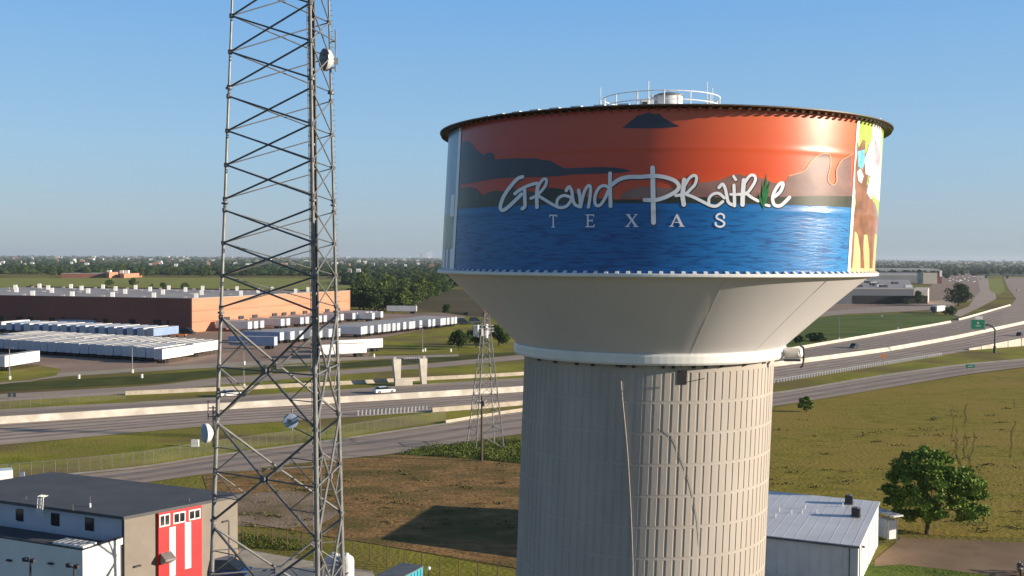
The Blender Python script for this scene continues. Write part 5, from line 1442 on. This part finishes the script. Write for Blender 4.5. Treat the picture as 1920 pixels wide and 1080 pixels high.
def fence(name, label, pts, n, hgt, postm, meshm, toprail=True, pr=.05):
    P_ = [G(*p) for p in pts]
    d = [0]
    for a, b_ in zip(P_, P_[1:]): d.append(d[-1] + (b_ - a).length)
    def at(t):
        t *= d[-1]
        for i in range(len(P_) - 1):
            if d[i + 1] >= t - 1e-6: return P_[i].lerp(P_[i + 1], (t - d[i]) / (d[i + 1] - d[i]))
        return P_[-1].copy()
    o = thing(name, label, 'fence', P_[0]); ev = [at(i / n) for i in range(n + 1)]
    mb = MB(); rl = MB(); up = Vector((0, 0, hgt))
    for a, b_ in zip(ev, ev[1:]):
        mb.add([a + Vector((0, 0, .05)), b_ + Vector((0, 0, .05)), b_ + up, a + up], [(0, 1, 2, 3)]); rl.tube(a + up, b_ + up, .03, 4)
    mb.build('wire_mesh', meshm, o); rl.build('top_rail', postm, o)
    for p in ev: MB().tube(p, p + up + Vector((0, 0, .1)), pr, 5).build('post', postm, o)
fence('chain_link_fence', 'long pale chain link fence along the verge of the near frontage road', [(-90, 915), (0, 898), (140, 886), (270, 871), (400, 850), (500, 836), (640, 819), (760, 800), (835, 790)], 56, 1.9, 'steel', 'mesh', pr=.035)
fence('chain_link_fence', 'faint pale fence between far frontage road and freeway at left', [(-60, 770), (0, 766), (120, 757), (235, 748)], 16, 1.7, 'steel', 'mesh', pr=.035)
fence('rusty_fence', 'rust brown wire fence crossing the dry lot below the lattice mast', [(455, 1012), (530, 1026), (600, 1040), (680, 1052), (770, 1069), (880, 1090), (1010, 1112)], 17, 1.9, 'rust', 'mesh_rust', pr=.06)

# ------------------------------------------------------------------ things at the bottom edge
M['navy'] = mat('navy_car_paint', (.008, .028, .11), (.012, .04, .15), 1, .18)
p = G(424, 1084); car('dark navy blue estate car parked beside the red bay', Vector((p.x, p.y, .07)), -.12, 'navy', 5.2, 1.95, 1.85)
# white tanks
for px, lb, sc_ in ((650, 'tall white plastic water tank right of the mast foot', 1.0), (628, 'greyish white ribbed water tank behind the mast foot', .92)):
    p = G(px, 1098 - (0 if px > 640 else 6)); s = p.y / F; w_ = (14 if px > 640 else 19) * s
    o = thing('water_tank', lb, 'water tank', p); ht = 60 * s * sc_
    MB().lathe([(.01, 0), (w_, .02), (w_, ht * .30), (w_ * .97, ht * .31), (w_, ht * .34), (w_, ht * .58), (w_ * .97, ht * .60), (w_, ht * .62), (w_ * 1.0, ht * .80), (w_ * .85, ht * .90), (w_ * .45, ht * .97), (.01, ht * .98)], p, 28).build('shell', 'white' if px > 640 else 'wall_white', o, smooth=True)
    MB().lathe([(.01, ht * .97), (w_ * .3, ht * .97), (w_ * .3, ht * 1.03), (.01, ht * 1.04)], p, 16).build('lid', 'white', o)
# teal container with grey tarp roof
a, b_ = G(790, 1061, 2.6), G(700, 1083, 2.6); dd_ = (b_ - a); dd_.z = 0; dd_.normalize(); n_ = Vector((dd_.y, -dd_.x, 0)); n_ = n_ if n_.x > 0 else -n_
a0 = G(793, 1061, 2.6); a1 = G(753, 1055, 2.6)
wv = (a1 - a0); wv.z = 0; ww_ = wv.length; wv.normalize(); lv = Vector((-wv.y, wv.x, 0)); lv = lv if lv.y < 0 else -lv
o = thing('teal_container', 'teal sided container with a grey roof at the bottom edge', 'container', (a0.x, a0.y, 0))
lv2 = (G(757, 1080, 2.6) - a0); lv2.z = 0; lv2.normalize()
pts = [a0, a1, a1 + lv2 * 7, a0 + lv2 * 7]
recalc(MB().prism([P2(q_) for q_ in pts], .15, 2.5).build('body', 'teal', o))
cen = (pts[0] + pts[2]) / 2
recalc(MB().prism([P2(q_ + (q_ - cen).normalized() * .12) for q_ in pts], 2.502, 2.6).build('roof', 'steel_dark', o))
mb = MB()
for k in range(12):
    q_ = a0 + lv2 * (.4 + k * .55); mb.box((q_.x, q_.y, 1.3), (.12, .12, 2.2), math.atan2(lv2.y, lv2.x))
mb.build('side_corrugation', 'teal', o)
p = a0 + Vector((.5, .3, 0)); o = thing('lamp_globe', 'small white globe lamp at the corner of the teal container', 'lamp', (p.x, p.y, 0))
MB().tube((p.x, p.y, 0), (p.x, p.y, 2.2), .05, 6).build('post', 'dark', o); MB().ico((p.x, p.y, 2.3), .18, 2).build('globe', 'white', o)
p = G(444, 1058); o = tag(MB().tube(p, p + Vector((0, 0, 1.3)), .14, 10).build('bollard', 'orange'), 'yellow orange bollard at the corner of the grey building by the pavement', 'bollard')
# flat grey platform shelter under the mast
p = G(540, 1130); s = p.y / F
o = thing('equipment_shelter', 'flat grey equipment shelter roof under the lattice mast', 'shelter', p)
hh = 60 * s * .93
MB().box((p.x, p.y, hh), (150 * s, 2.6, .16), -.03).build('roof_slab', 'steel', o)
MB().box((p.x, p.y, hh / 2 - .1), (140 * s, 2.2, hh - .3), -.03).build('cabin', 'wall_grey', o)

# ------------------------------------------------------------------ trees
def quads_mesh(P, size, name, m, parent=None, seed=1, up=.35):
    "P: (n,3) centres, leaf quads with random orientation, biased upwards"
    rs_ = np.random.RandomState(seed); n_ = len(P)
    d = rs_.normal(size=(n_, 3)); d[:, 2] = np.abs(d[:, 2]) + up; d /= np.linalg.norm(d, axis=1)[:, None]
    a = np.cross(d, rs_.normal(size=(n_, 3))); a /= np.linalg.norm(a, axis=1)[:, None]; b2 = np.cross(d, a)
    s = size * rs_.uniform(.6, 1.3, n_)[:, None]
    V = np.stack([P - a * s, P - b2 * s * .6, P + a * s, P + b2 * s * .6], 1).reshape(-1, 3)
    off = org(parent) if parent is not None else Vector((0, 0, 0))
    V = V - np.array([off.x, off.y, off.z])
    me = bpy.data.meshes.new(name); me.vertices.add(len(V)); me.vertices.foreach_set('co', V.astype(np.float32).ravel())
    me.loops.add(4 * n_); me.loops.foreach_set('vertex_index', np.arange(4 * n_, dtype=np.int32))
    me.polygons.add(n_); me.polygons.foreach_set('loop_start', np.arange(0, 4 * n_, 4, dtype=np.int32)); me.polygons.foreach_set('loop_total', np.full(n_, 4, dtype=np.int32))
    me.materials.append(M[m]); me.update(); me.validate()
    o = bpy.data.objects.new(name, me); COL.objects.link(o)
    if parent is not None: o.parent = parent; ORG[o.name] = org(parent)
    return o
def crown_points(lobes, per, seed, shell=.55):
    rs_ = np.random.RandomState(seed); out = []
    for (x, y, z, rx, rz_) in lobes:
        n_ = int(per * (rx ** 2)); d = rs_.normal(size=(n_, 3)); d /= np.linalg.norm(d, axis=1)[:, None]
        r_ = (shell + (1 - shell) * rs_.uniform(0, 1, n_) ** .6)[:, None] * rs_.uniform(.82, 1.12, n_)[:, None]
        out.append(np.array([[x, y, z]]) + d * r_ * np.array([[rx, rx, rz_]]))
    return np.concatenate(out)
def tree(name, label, p, w, h_, trunk_h, per=60, leaf=.22, m='leaf', seed=1, nl=26, group=None, lean=0.0, cat='tree', tr=None):
    rs_ = np.random.RandomState(seed)
    o = thing(name, label, cat, p, group)
    lobes = []; ch = h_ - trunk_h
    for i in range(nl):
        a = rs_.uniform(0, 2 * PI); zf = rs_.uniform(0, 1); prof = math.sin(PI * min(1, .18 + zf * .80)) ** .6
        rr_ = w / 2 * prof * math.sqrt(rs_.uniform(.1, 1)) * .80
        lr = w * rs_.uniform(.11, .2)
        lobes.append((p[0] + math.cos(a) * rr_ + lean * zf, p[1] + math.sin(a) * rr_, p[2] + trunk_h + ch * (.10 + zf * .78), lr, lr * .75))
    lobes.append((p[0], p[1], p[2] + trunk_h + ch * .45, w * .27, ch * .3))
    quads_mesh(crown_points(lobes, per, seed), leaf, 'crown', m, o, seed)
    tr = tr or w * .028
    mb = MB(); top = Vector((p[0], p[1], p[2] + trunk_h + ch * .3))
    mb.tube(p, Vector(p) + Vector((.05, 0, trunk_h)), tr * 1.25, 8, tr * .9, cap=False); mb.tube(Vector(p) + Vector((.05, 0, trunk_h)), top, tr * .9, 8, tr * .5)
    for i in range(7):
        L_ = lobes[i]; mb.tube(Vector((p[0] + .04, p[1], p[2] + trunk_h * (.85 + .05 * i))), Vector(L_[:3]), tr * .45, 5, tr * .12)
    mb.build('trunk', 'bark', o); return o
def shaped_tree(p, seed=5):
    rs_ = np.random.RandomState(seed); s = p.y / F
    o = thing('broadleaf_tree', 'large spreading green tree standing beside the metal building', 'tree', p)
    # outline of the crown read off the photograph: (x px from trunk, half thickness, low px, high px)
    prof = [(-78, 58, 118), (-60, 40, 140), (-40, 36, 152), (-20, 34, 164), (0, 34, 170), (20, 36, 158), (40, 38, 148), (60, 34, 140), (78, 30, 130), (98, 34, 112), (110, 44, 92)]
    lobes = []
    for i in range(185):
        x = rs_.uniform(-84, 114); lo = np.interp(x, [q[0] for q in prof], [q[1] for q in prof]); hi = np.interp(x, [q[0] for q in prof], [q[2] for q in prof])
        z = rs_.uniform(lo, hi); ed = 1 - abs((z - (lo + hi) / 2) / ((hi - lo) / 2)) ** 2; ex = 1 - abs((x - 15) / 104) ** 2
        y = rs_.uniform(-1, 1) * 92 * math.sqrt(max(.05, ed * .7 + .3) * max(.06, ex))
        lr = rs_.uniform(7, 15) * s
        lobes.append((p.x + (x * .86 + 2) * s, p.y + y * .9 * s, z * s - lr * .3, lr, lr * .72))
    P1 = crown_points(lobes, 260, seed, .45)
    # stray sprays that break the outline
    rs2 = np.random.RandomState(9); idx = rs2.choice(len(P1), 2200); P2_ = P1[idx] + rs2.normal(size=(2200, 3)) * .28
    quads_mesh(np.concatenate([P1, P2_]), .19, 'crown', 'leaf', o, seed, up=.2)
    mb = MB(); t1 = Vector((p.x + .1, p.y, 36 * s)); mb.tube(p, t1, .24, 9, .18); t2 = t1 + Vector((.2, 0, 2.0)); mb.tube(t1, t2, .18, 8, .12)
    for i in range(16):
        L_ = lobes[i]; mb.tube(t1.lerp(t2, (i % 5) / 5), Vector(L_[:3]), .075, 5, .02)
    mb.build('trunk', 'bark', o)
shaped_tree(G(1738, 1002))
p = G(1512, 773); tree('bush', 'small round green bush on the field edge beside the frontage road', p, 34 / F * p.y, 30 / F * p.y, .3, per=220, leaf=.2, seed=8, nl=14, cat='bush')
for (px, py, w_, h_, lb, sd_) in ((1797, 574, 56, 44, 'big dark tree beside the curved road near the truck', 11), (1722, 571, 22, 26, 'small green tree at the corner of the far blue grey warehouse', 12), (1780, 591, 30, 18, 'green bush right behind the white semi truck', 13), (1752, 531, 22, 24, 'dark tree beyond the lit end of the far warehouse', 14), (1698, 571, 20, 12, 'low bushes before the dark wall of the far warehouse', 15),
                              (205, 536, 20, 11, 'small dark tree in the green field behind the warehouse, leftmost', 16), (250, 536, 22, 15, 'dark tree in the green field behind the warehouse, second from left', 17), (306, 540, 16, 10, 'low dark tree in the green field, third from left', 18), (347, 541, 20, 10, 'low dark tree in the green field, fourth from left', 19), (838, 589, 20, 20, 'dark pointed tree beside the end of the sunlit trailer row', 20),
                              (860, 656, 44, 40, 'dark bushy tree left of the pylon, left one', 21), (893, 652, 46, 48, 'dark bushy tree directly behind the pylon', 22), (935, 648, 50, 40, 'dark bushy tree between pylon and water tower bowl', 23), (1530, 640, 40, 16, 'low dark shrubs beside the freeway just right of the bowl', 24), (1500, 644, 26, 14, 'dark shrub tucked behind the collar of the shaft', 25)):
    p = G(px, py); s = p.y / F
    tree('tree', lb, p, w_ * s, h_ * s, h_ * s * .12, per=110 * 25 / max(25, (w_ * s) ** 2 * .5), leaf=max(.28, w_ * s * .03), m='leaf2', seed=sd_, nl=22)
# woods: individual trees copied from four crowns
protos = []
for k in range(5):
    o = tree('woodland_tree', 'woodland tree', (0, 0, 0), 9 + k * .7, 9.5 + (k % 3), 1.2, per=22, leaf=.5, m=('leaf2', 'leaf2', 'leaf3', 'leaf2', 'leaf2')[k], seed=40 + k, nl=18)
    protos.append(o)
first = set()
def wood_tree(x, y, sc, k, label, group):
    o = protos[k]
    if k not in first:
        first.add(k); KIDS[o.name] = [(c_, list(c_.children)) for c_ in o.children]
        o.location = (x, y, 0); o.scale = (sc, sc, sc); o.rotation_euler = (0, 0, rnd.uniform(0, 6)); o['label'] = label; o['group'] = group; return o
    return copy_tree(o, (x, y, 0), rnd.uniform(0, 6), label, group, (sc, sc, sc * rnd.uniform(.85, 1.15)))
def scatter(poly, n, sc0, sc1, label, group):
    xs = [p[0] for p in poly]; ys = [p[1] for p in poly]; c_ = 0; tries = 0
    P_ = [Vector((x, y, 0)) for x, y in poly]
    while c_ < n and tries < n * 60:
        tries += 1; x, y = rnd.uniform(min(xs), max(xs)), rnd.uniform(min(ys), max(ys))
        ins_ = False; j = len(poly) - 1
        for i in range(len(poly)):
            if (poly[i][1] > y) != (poly[j][1] > y) and x < (poly[j][0] - poly[i][0]) * (y - poly[i][1]) / (poly[j][1] - poly[i][1]) + poly[i][0]: ins_ = not ins_
            j = i
        if not ins_: continue
        g = G(x, y); wood_tree(g.x, g.y, rnd.uniform(sc0, sc1), rnd.randrange(5), label, group); c_ += 1
scatter([(664, 566), (672, 585), (760, 585), (800, 566), (868, 548), (905, 540), (905, 530), (840, 530), (760, 534), (700, 542), (664, 550)], 120, .9, 1.5, 'leafy green tree in the dense wood right of the orange brick wall', 'trees of the dense wood behind the yard')
scatter([(-60, 541), (-60, 545), (400, 546), (640, 545), (660, 538), (400, 541)], 12, .35, .5, 'low tree behind the warehouse roof line', 'low trees behind the warehouse')
scatter([(-60, 517), (-60, 522), (420, 520), (700, 522), (800, 528), (800, 518), (500, 513), (0, 514)], 75, 1.0, 1.6, 'dark tree in the belt at the far side of the green field', 'tree belt beyond the field')
# far woods out to the horizon: one mass
def far_woods():
    rs_ = np.random.RandomState(3)
    ico = bmesh.new(); bmesh.ops.create_icosphere(ico, subdivisions=1, radius=1)
    bv = np.array([v.co[:] for v in ico.verts]); bf = np.array([[v.index for v in f.verts] for f in ico.faces]); ico.free()
    pts = []
    def ok(px, dist):
        # clearings: the far right parking and roads, fields
        return True
    N_ = 17000
    u = rs_.uniform(0, 1, N_); inv = 1 / 1150 + (1 / 17000 - 1 / 1150) * u ** 1.0
    dist = 1 / inv; px = rs_.uniform(-150, 2070, N_)
    for i in range(N_):
        d_ = dist[i]; x = (px[i] - 960) / F * d_
        if px[i] > 1380 and d_ < 1750: continue
        if px[i] < 650 and d_ < 1680: continue
        if px[i] > 1780 and d_ < 2100: continue
        nv_ = noise.noise(Vector((x * .0035, d_ * .0035, 0)))
        if nv_ < -.12 and d_ > 1300: continue
        pts.append((x, d_))
    pts = np.array(pts); n_ = len(pts); sz = rs_.uniform(4, 8, n_) * (1 + pts[:, 1] / 9000)
    hz = rs_.uniform(3.0, 6.2, n_) * (1 + np.clip(pts[:, 1] - 4000, 0, 9e9) / 14000)
    jit = rs_.uniform(.72, 1.25, (n_, len(bv), 1))
    V = bv[None] * jit * np.stack([sz, sz, hz], 1)[:, None, :] + np.stack([pts[:, 0], pts[:, 1], hz * .85 + np.clip(np.hypot(pts[:, 0], pts[:, 1]) - 3500, 0, 9e9) * .0017], 1)[:, None, :]
    V = V.reshape(-1, 3); Fc = (bf[None] + (np.arange(n_) * len(bv))[:, None, None]).reshape(-1, 3)
    me = bpy.data.meshes.new('far_woods'); me.vertices.add(len(V)); me.vertices.foreach_set('co', V.astype(np.float32).ravel())
    me.loops.add(Fc.size); me.loops.foreach_set('vertex_index', Fc.astype(np.int32).ravel()); k = len(Fc)
    me.polygons.add(k); me.polygons.foreach_set('loop_start', np.arange(0, 3 * k, 3, dtype=np.int32)); me.polygons.foreach_set('loop_total', np.full(k, 3, dtype=np.int32))
    me.materials.append(M['farwood']); me.update(); me.validate()
    o = bpy.data.objects.new('far_woods', me); COL.objects.link(o)
    tag(o, 'distant dark green woods stretching to the horizon', 'woods'); o['kind'] = 'stuff'
far_woods()
M['tuss0'] = leafmat('weed_green', (.05, .075, .014), (.17, .19, .035), .35)
# weeds on the mound by the shaft and rough tufts
def tufts(poly, n, size, m, name, label, hgt=.8):
    P_ = []; rs_ = np.random.RandomState(17); xs = [p[0] for p in poly]; ys = [p[1] for p in poly]
    while len(P_) < n:
        x, y = rs_.uniform(min(xs), max(xs)), rs_.uniform(min(ys), max(ys)); ins_ = False; j = len(poly) - 1
        for i in range(len(poly)):
            if (poly[i][1] > y) != (poly[j][1] > y) and x < (poly[j][0] - poly[i][0]) * (y - poly[i][1]) / (poly[j][1] - poly[i][1]) + poly[i][0]: ins_ = not ins_
            j = i
        if ins_:
            g = G(x, y); P_.append((g.x, g.y, abs(rs_.normal()) * hgt * (.4 + noise.noise(Vector((g.x * .25, g.y * .25, 0))) + .3)))
    o = quads_mesh(np.array(P_), size, name, m, None, 5, up=.1); tag(o, label, 'weeds'); o['kind'] = 'stuff'
tufts([(742, 852), (800, 838), (880, 830), (985, 822), (1000, 872), (900, 862), (820, 856)], 15000, .11, 'tuss0', 'weeds', 'tall green weeds around the pylon foot left of the shaft', .35)
tufts([(455, 1000), (560, 1012), (600, 1030), (540, 1034), (455, 1028)], 5000, .08, 'tuss0', 'weeds', 'dark green weed patch behind the rusty fence', .14)

# wandering cracks and ruts in the right field
rc = random.Random(4); mb = MB()
for k in range(11):
    x = rc.uniform(1780, 1930); y = rc.uniform(745, 850); ln = rc.uniform(25, 90); pts_ = []
    yy = y
    while yy < y + ln: pts_.append(G(x, yy, .05)); x += rc.uniform(-6, 5); yy += rc.uniform(6, 12)
    for a_, b_ in zip(pts_, pts_[1:]):
        w_ = rc.uniform(.02, .06); mb.add([a_ - Vector((w_, 0, 0)), b_ - Vector((w_, 0, 0)), b_ + Vector((w_, 0, 0)), a_ + Vector((w_, 0, 0))], [(0, 1, 2, 3)])
struct(recalc(mb.build('field_ruts', mat('rut_soil', (.08, .07, .018), (.14, .115, .03), .8, .95, spec=.05))))
rs_ = np.random.RandomState(31); P_ = []
for k in range(90):   # scattered tussocks
    px, py = rs_.uniform(1440, 1960), rs_.uniform(765, 1000)
    if px < 1670 and py > 915: continue
    g = G(px, py); n_ = rs_.randint(10, 40); sp_ = rs_.uniform(.2, 1.0)
    P_ += [(g.x + rs_.normal() * sp_ * 1.6, g.y + rs_.normal() * sp_, abs(rs_.normal()) * .12) for _ in range(n_)]
for k in range(80):
    px, py = rs_.uniform(420, 980), rs_.uniform(870, 1000); g = G(px, py); n_ = rs_.randint(8, 26); sp_ = rs_.uniform(.15, .6)
    P_ += [(g.x + rs_.normal() * sp_ * 1.6, g.y + rs_.normal() * sp_, abs(rs_.normal()) * .1) for _ in range(n_)]
M['tuss'] = leafmat('tussock_grass', (.05, .055, .012), (.16, .14, .03), .3)
o = quads_mesh(np.array(P_), .16, 'tussocks', 'tuss', None, 6, up=.1); tag(o, 'low rough tussocks scattered over the open fields', 'grass'); o['kind'] = 'stuff'

# ------------------------------------------------------------------ far buildings
def block(name, label, px0, px1, py, hpx, depth, m, mr=None, group=None, roofm='roof_pale', parts=True, skew=0.0):
    a, b_ = G(px0, py), G(px1, py); s = a.y / F; h_ = hpx * s
    o = thing(name, label, 'building', a, group)
    q_ = [P2(a), P2(b_), (b_.x + depth * skew, b_.y + depth), (a.x + depth * skew, a.y + depth)]
    recalc(MB().prism(q_, 0, h_).build('wall', m, o)); recalc(MB().prism([(x + (.3 if i in (1, 2) else -.3), y + (.3 if i > 1 else -.3)) for i, (x, y) in enumerate(q_)], h_ + .01, h_ + .5).build('roof', roofm, o))
    return o, a, b_, h_
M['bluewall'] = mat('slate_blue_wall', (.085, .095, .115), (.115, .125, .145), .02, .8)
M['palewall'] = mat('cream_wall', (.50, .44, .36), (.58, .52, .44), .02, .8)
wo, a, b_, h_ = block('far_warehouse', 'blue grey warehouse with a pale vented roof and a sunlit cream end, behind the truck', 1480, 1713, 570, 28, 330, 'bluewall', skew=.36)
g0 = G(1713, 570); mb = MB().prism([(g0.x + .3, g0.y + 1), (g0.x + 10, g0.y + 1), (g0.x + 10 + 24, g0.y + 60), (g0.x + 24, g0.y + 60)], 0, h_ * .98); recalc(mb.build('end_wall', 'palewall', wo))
mb = MB()
for i in range(26):
    t = i % 13; rr_ = i // 13
    x = a.x + (b_.x - a.x) * (.25 + .05 * t) + 20 + rr_ * 30; y = a.y + 40 + rr_ * 110 + (t % 4) * 20
    MB().box((x, y, h_ + 1.3), (5, 3.5, 2.0)).build('roof_unit', 'roof_dark' if i % 3 else 'white', wo)
for px in (1625, 1636, 1648):
    q_ = G(px, 570); MB().box((q_.x, q_.y - .1, 3.0), (2.6, .2, 2.6)).build('dock_door', 'wall_blue', wo)
q_ = G(1600, 570); MB().box((G(1665, 570).x, q_.y - .05, 3.1), (52, .16, 5.4)).build('dock_strip', 'black', wo)
block('far_warehouse', 'long pale warehouse roof in the second rank at right', 1600, 1744, 530, 14, 260, 'bluewall', skew=.3)
block('far_warehouse', 'long pale warehouse roof in the rearmost rank at right', 1610, 1762, 515, 10, 300, 'bluewall', skew=.3)
q_ = G(1738, 532); o = thing('cream_block', 'cream sunlit office block with a dark tower, right of the pale roofs', 'building', q_)
MB().box(q_ + Vector((4, 10, 7)), (18, 20, 14)).build('wall', 'palewall', o); MB().box(q_ + Vector((17, 14, 8)), (9, 16, 16)).build('stair_tower', 'brick_dark', o)
MB().box(q_ + Vector((20, 8, 13)), (3, 5, 8)).build('white_fin', 'white', o)
# school beyond the field
o, a, b_, h_ = block('brick_school', 'low dark brick school with orange sunlit blocks beyond the green field', 115, 205, 521, 8, 60, 'brick_dark', skew=0)
for px0, px1, hp, m_ in ((203, 222, 10.5, 'brick'), (232, 249, 8, 'brick')):
    a1_, b1_ = G(px0, 520.5), G(px1, 520.5); s = a1_.y / F
    recalc(MB().prism([(a1_.x, a1_.y - 14), (b1_.x, b1_.y - 34), (b1_.x, b1_.y + 40), (a1_.x, a1_.y + 40)], 0, hp * s).build('sunlit_block', m_, o))
for px in (195, 219, 229): q_ = G(px, 521); MB().box((q_.x, q_.y + 20, 10.5 * q_.y / F), (5, 5, 5)).build('roof_unit', 'white', o)
# distant white and brick buildings scattered in the woods
cnt = 0
spots = []
for i in range(300):
    px = rnd.uniform(-20, 860) if i % 6 else rnd.uniform(1640, 1940)
    py = 485.5 + (rnd.random() ** 1.6) * 20
    if px > 1000: py = 492 + rnd.random() * 6
    spots.append((px, py))
spots += [(139, 490), (300, 496), (242, 489), (400, 492), (330, 505), (655, 519), (672, 520), (700, 500), (722, 502), (740, 499), (520, 489)]
kinds = [('white', 'small white building among the far trees'), ('palewall', 'small cream building among the far trees'), ('brick', 'small brick coloured building among the far trees'), ('roof_pale', 'small grey building among the far trees')]
for i, (px, py) in enumerate(spots[:90] + spots[300:]):
    q_ = G(px, py); s = q_.y / F; w_ = rnd.uniform(2.5, 8) * s * (1.6 if i % 5 == 0 else 1); h_ = rnd.uniform(3.2, 5.5) * s if q_.y < 2500 else rnd.uniform(2.8, 4.2) * s * .8
    h_ = min(max(h_, 11), 24); q_ = Vector((q_.x, q_.y, 0)); zb_ = gz(q_.length)
    m_, lb = kinds[rnd.choice((0, 0, 0, 1, 1, 2, 3))]
    b1 = MB().box((q_.x, q_.y, h_ / 2), (w_, w_ * .6, h_), rnd.uniform(-.3, .3))
    # low pitched roof
    rr_ = w_ * .5
    b1.add([(q_.x - rr_, q_.y - w_ * .3, h_), (q_.x + rr_, q_.y - w_ * .3, h_), (q_.x + rr_, q_.y + w_ * .3, h_), (q_.x - rr_, q_.y + w_ * .3, h_), (q_.x - rr_, q_.y, h_ * 1.18), (q_.x + rr_, q_.y, h_ * 1.18)], [(0, 1, 5, 4), (2, 3, 4, 5), (0, 4, 3), (1, 2, 5)])
    b1.v = [(v[0], v[1], v[2] + zb_) for v in b1.v]
    o = b1.build('distant_building', m_); tag(o, lb, 'building', lb.replace('small', 'small').replace('building', 'buildings'))
# a white dome-topped tank and low towers on the horizon
q_ = G(139, 494); o = thing('distant_water_tank', 'white round storage tank among the far left trees', 'tank', q_); s = q_.y / F
MB().lathe([(.01, 0), (3.8 * s, 0), (3.8 * s, 7 * s), (2 * s, 8.5 * s), (.01, 9 * s)], q_, 20).build('tank_shell', 'white', o)
for px, h_, lb in ((804, 12, 'pale stadium-like block on the horizon just left of the tank'), (790, 9, 'faint grey tower on the horizon left of the pale block'), (740, 5, 'low white block on the horizon right of the mast')):
    q_ = G(px, 486.4); q_.z = gz(q_.y); s = q_.y / F; o = thing('horizon_building', lb, 'building', q_)
    MB().box(q_ + Vector((0, 0, h_ * s * .5)), ((9 if px != 790 else 4) * s, 30, h_ * s)).build('wall', 'white' if px != 790 else 'roof_pale', o)
    MB().box(q_ + Vector((0, 0, h_ * s + 1.5)), ((7 if px != 790 else 3) * s, 25, 3)).build('roof', 'roof_pale', o)
# overpass far right
a, b_ = G(1830, 522), G(2000, 522)
o = thing('overpass', 'dark highway overpass crossing at far right', 'bridge', a); s = a.y / F
MB().box(((a.x + b_.x) / 2, a.y, 6.2), (b_.x - a.x, 14, 2.0)).build('deck', 'bluewall', o)
for t in (.1, .3, .5, .7, .9): x = a.x + (b_.x - a.x) * t; MB().box((x, a.y, 2.6), (2, 10, 5.2)).build('pier', 'concrete', o)
# car park vehicles, far right
for i in range(22):
    px = 1775 + rnd.uniform(0, 60); py = 517 + rnd.uniform(0, 14); q_ = G(px, py); 
    if i == 0: c0_ = car('parked car in the crowded far lot by the curved road', Vector((q_.x, q_.y, .1)), .4, 'carwhite'); c0_['group'] = 'cars in the far lot'; kk = c0_
    else: copy_tree(kk, (q_.x, q_.y, .1), rnd.choice((.4, .4 + PI)), 'parked car in the crowded far lot by the curved road', 'cars in the far lot')
for px, py, m_, lb in ((1908, 545, 'carwhite', 'white car far up the freeway at the right'), (1838, 524, 'cardark', 'dark car on the far curved road')):
    car(lb, onroad(px, py), 1.0, m_)
# trucks by the fence behind the pylon
for px, py, lb, m_ in ((868, 608, 'dark flatbed truck parked behind the pylon top', 'cardark'), (892, 606, 'dark green truck parked behind the pylon antennas', 'bluewall')):
    q_ = G(px, py); car(lb, Vector((q_.x, q_.y, .05)), .1, m_, 7.5, 2.5, 2.8)

# ------------------------------------------------------------------ haze
hz = bpy.data.materials.new('haze_air'); hz.use_nodes = True
nt = hz.node_tree; nt.nodes.clear()
out = nt.nodes.new('ShaderNodeOutputMaterial'); pv_ = nt.nodes.new('ShaderNodeVolumePrincipled')
pv_.inputs['Color'].default_value = (.72, .82, .95, 1); pv_.inputs['Density'].default_value = .00005; pv_.inputs['Anisotropy'].default_value = .2
nt.links.new(pv_.outputs[0], out.inputs['Volume'])
try: hz.cycles.homogeneous_volume = True
except Exception: pass
ho = MB().box((0, 8000, 44), (19000, 19000, 90)).build('haze', hz); ho['kind'] = 'stuff'
ho['label'] = 'thin pale morning haze lying over the whole plain'
ho['category'] = 'haze'
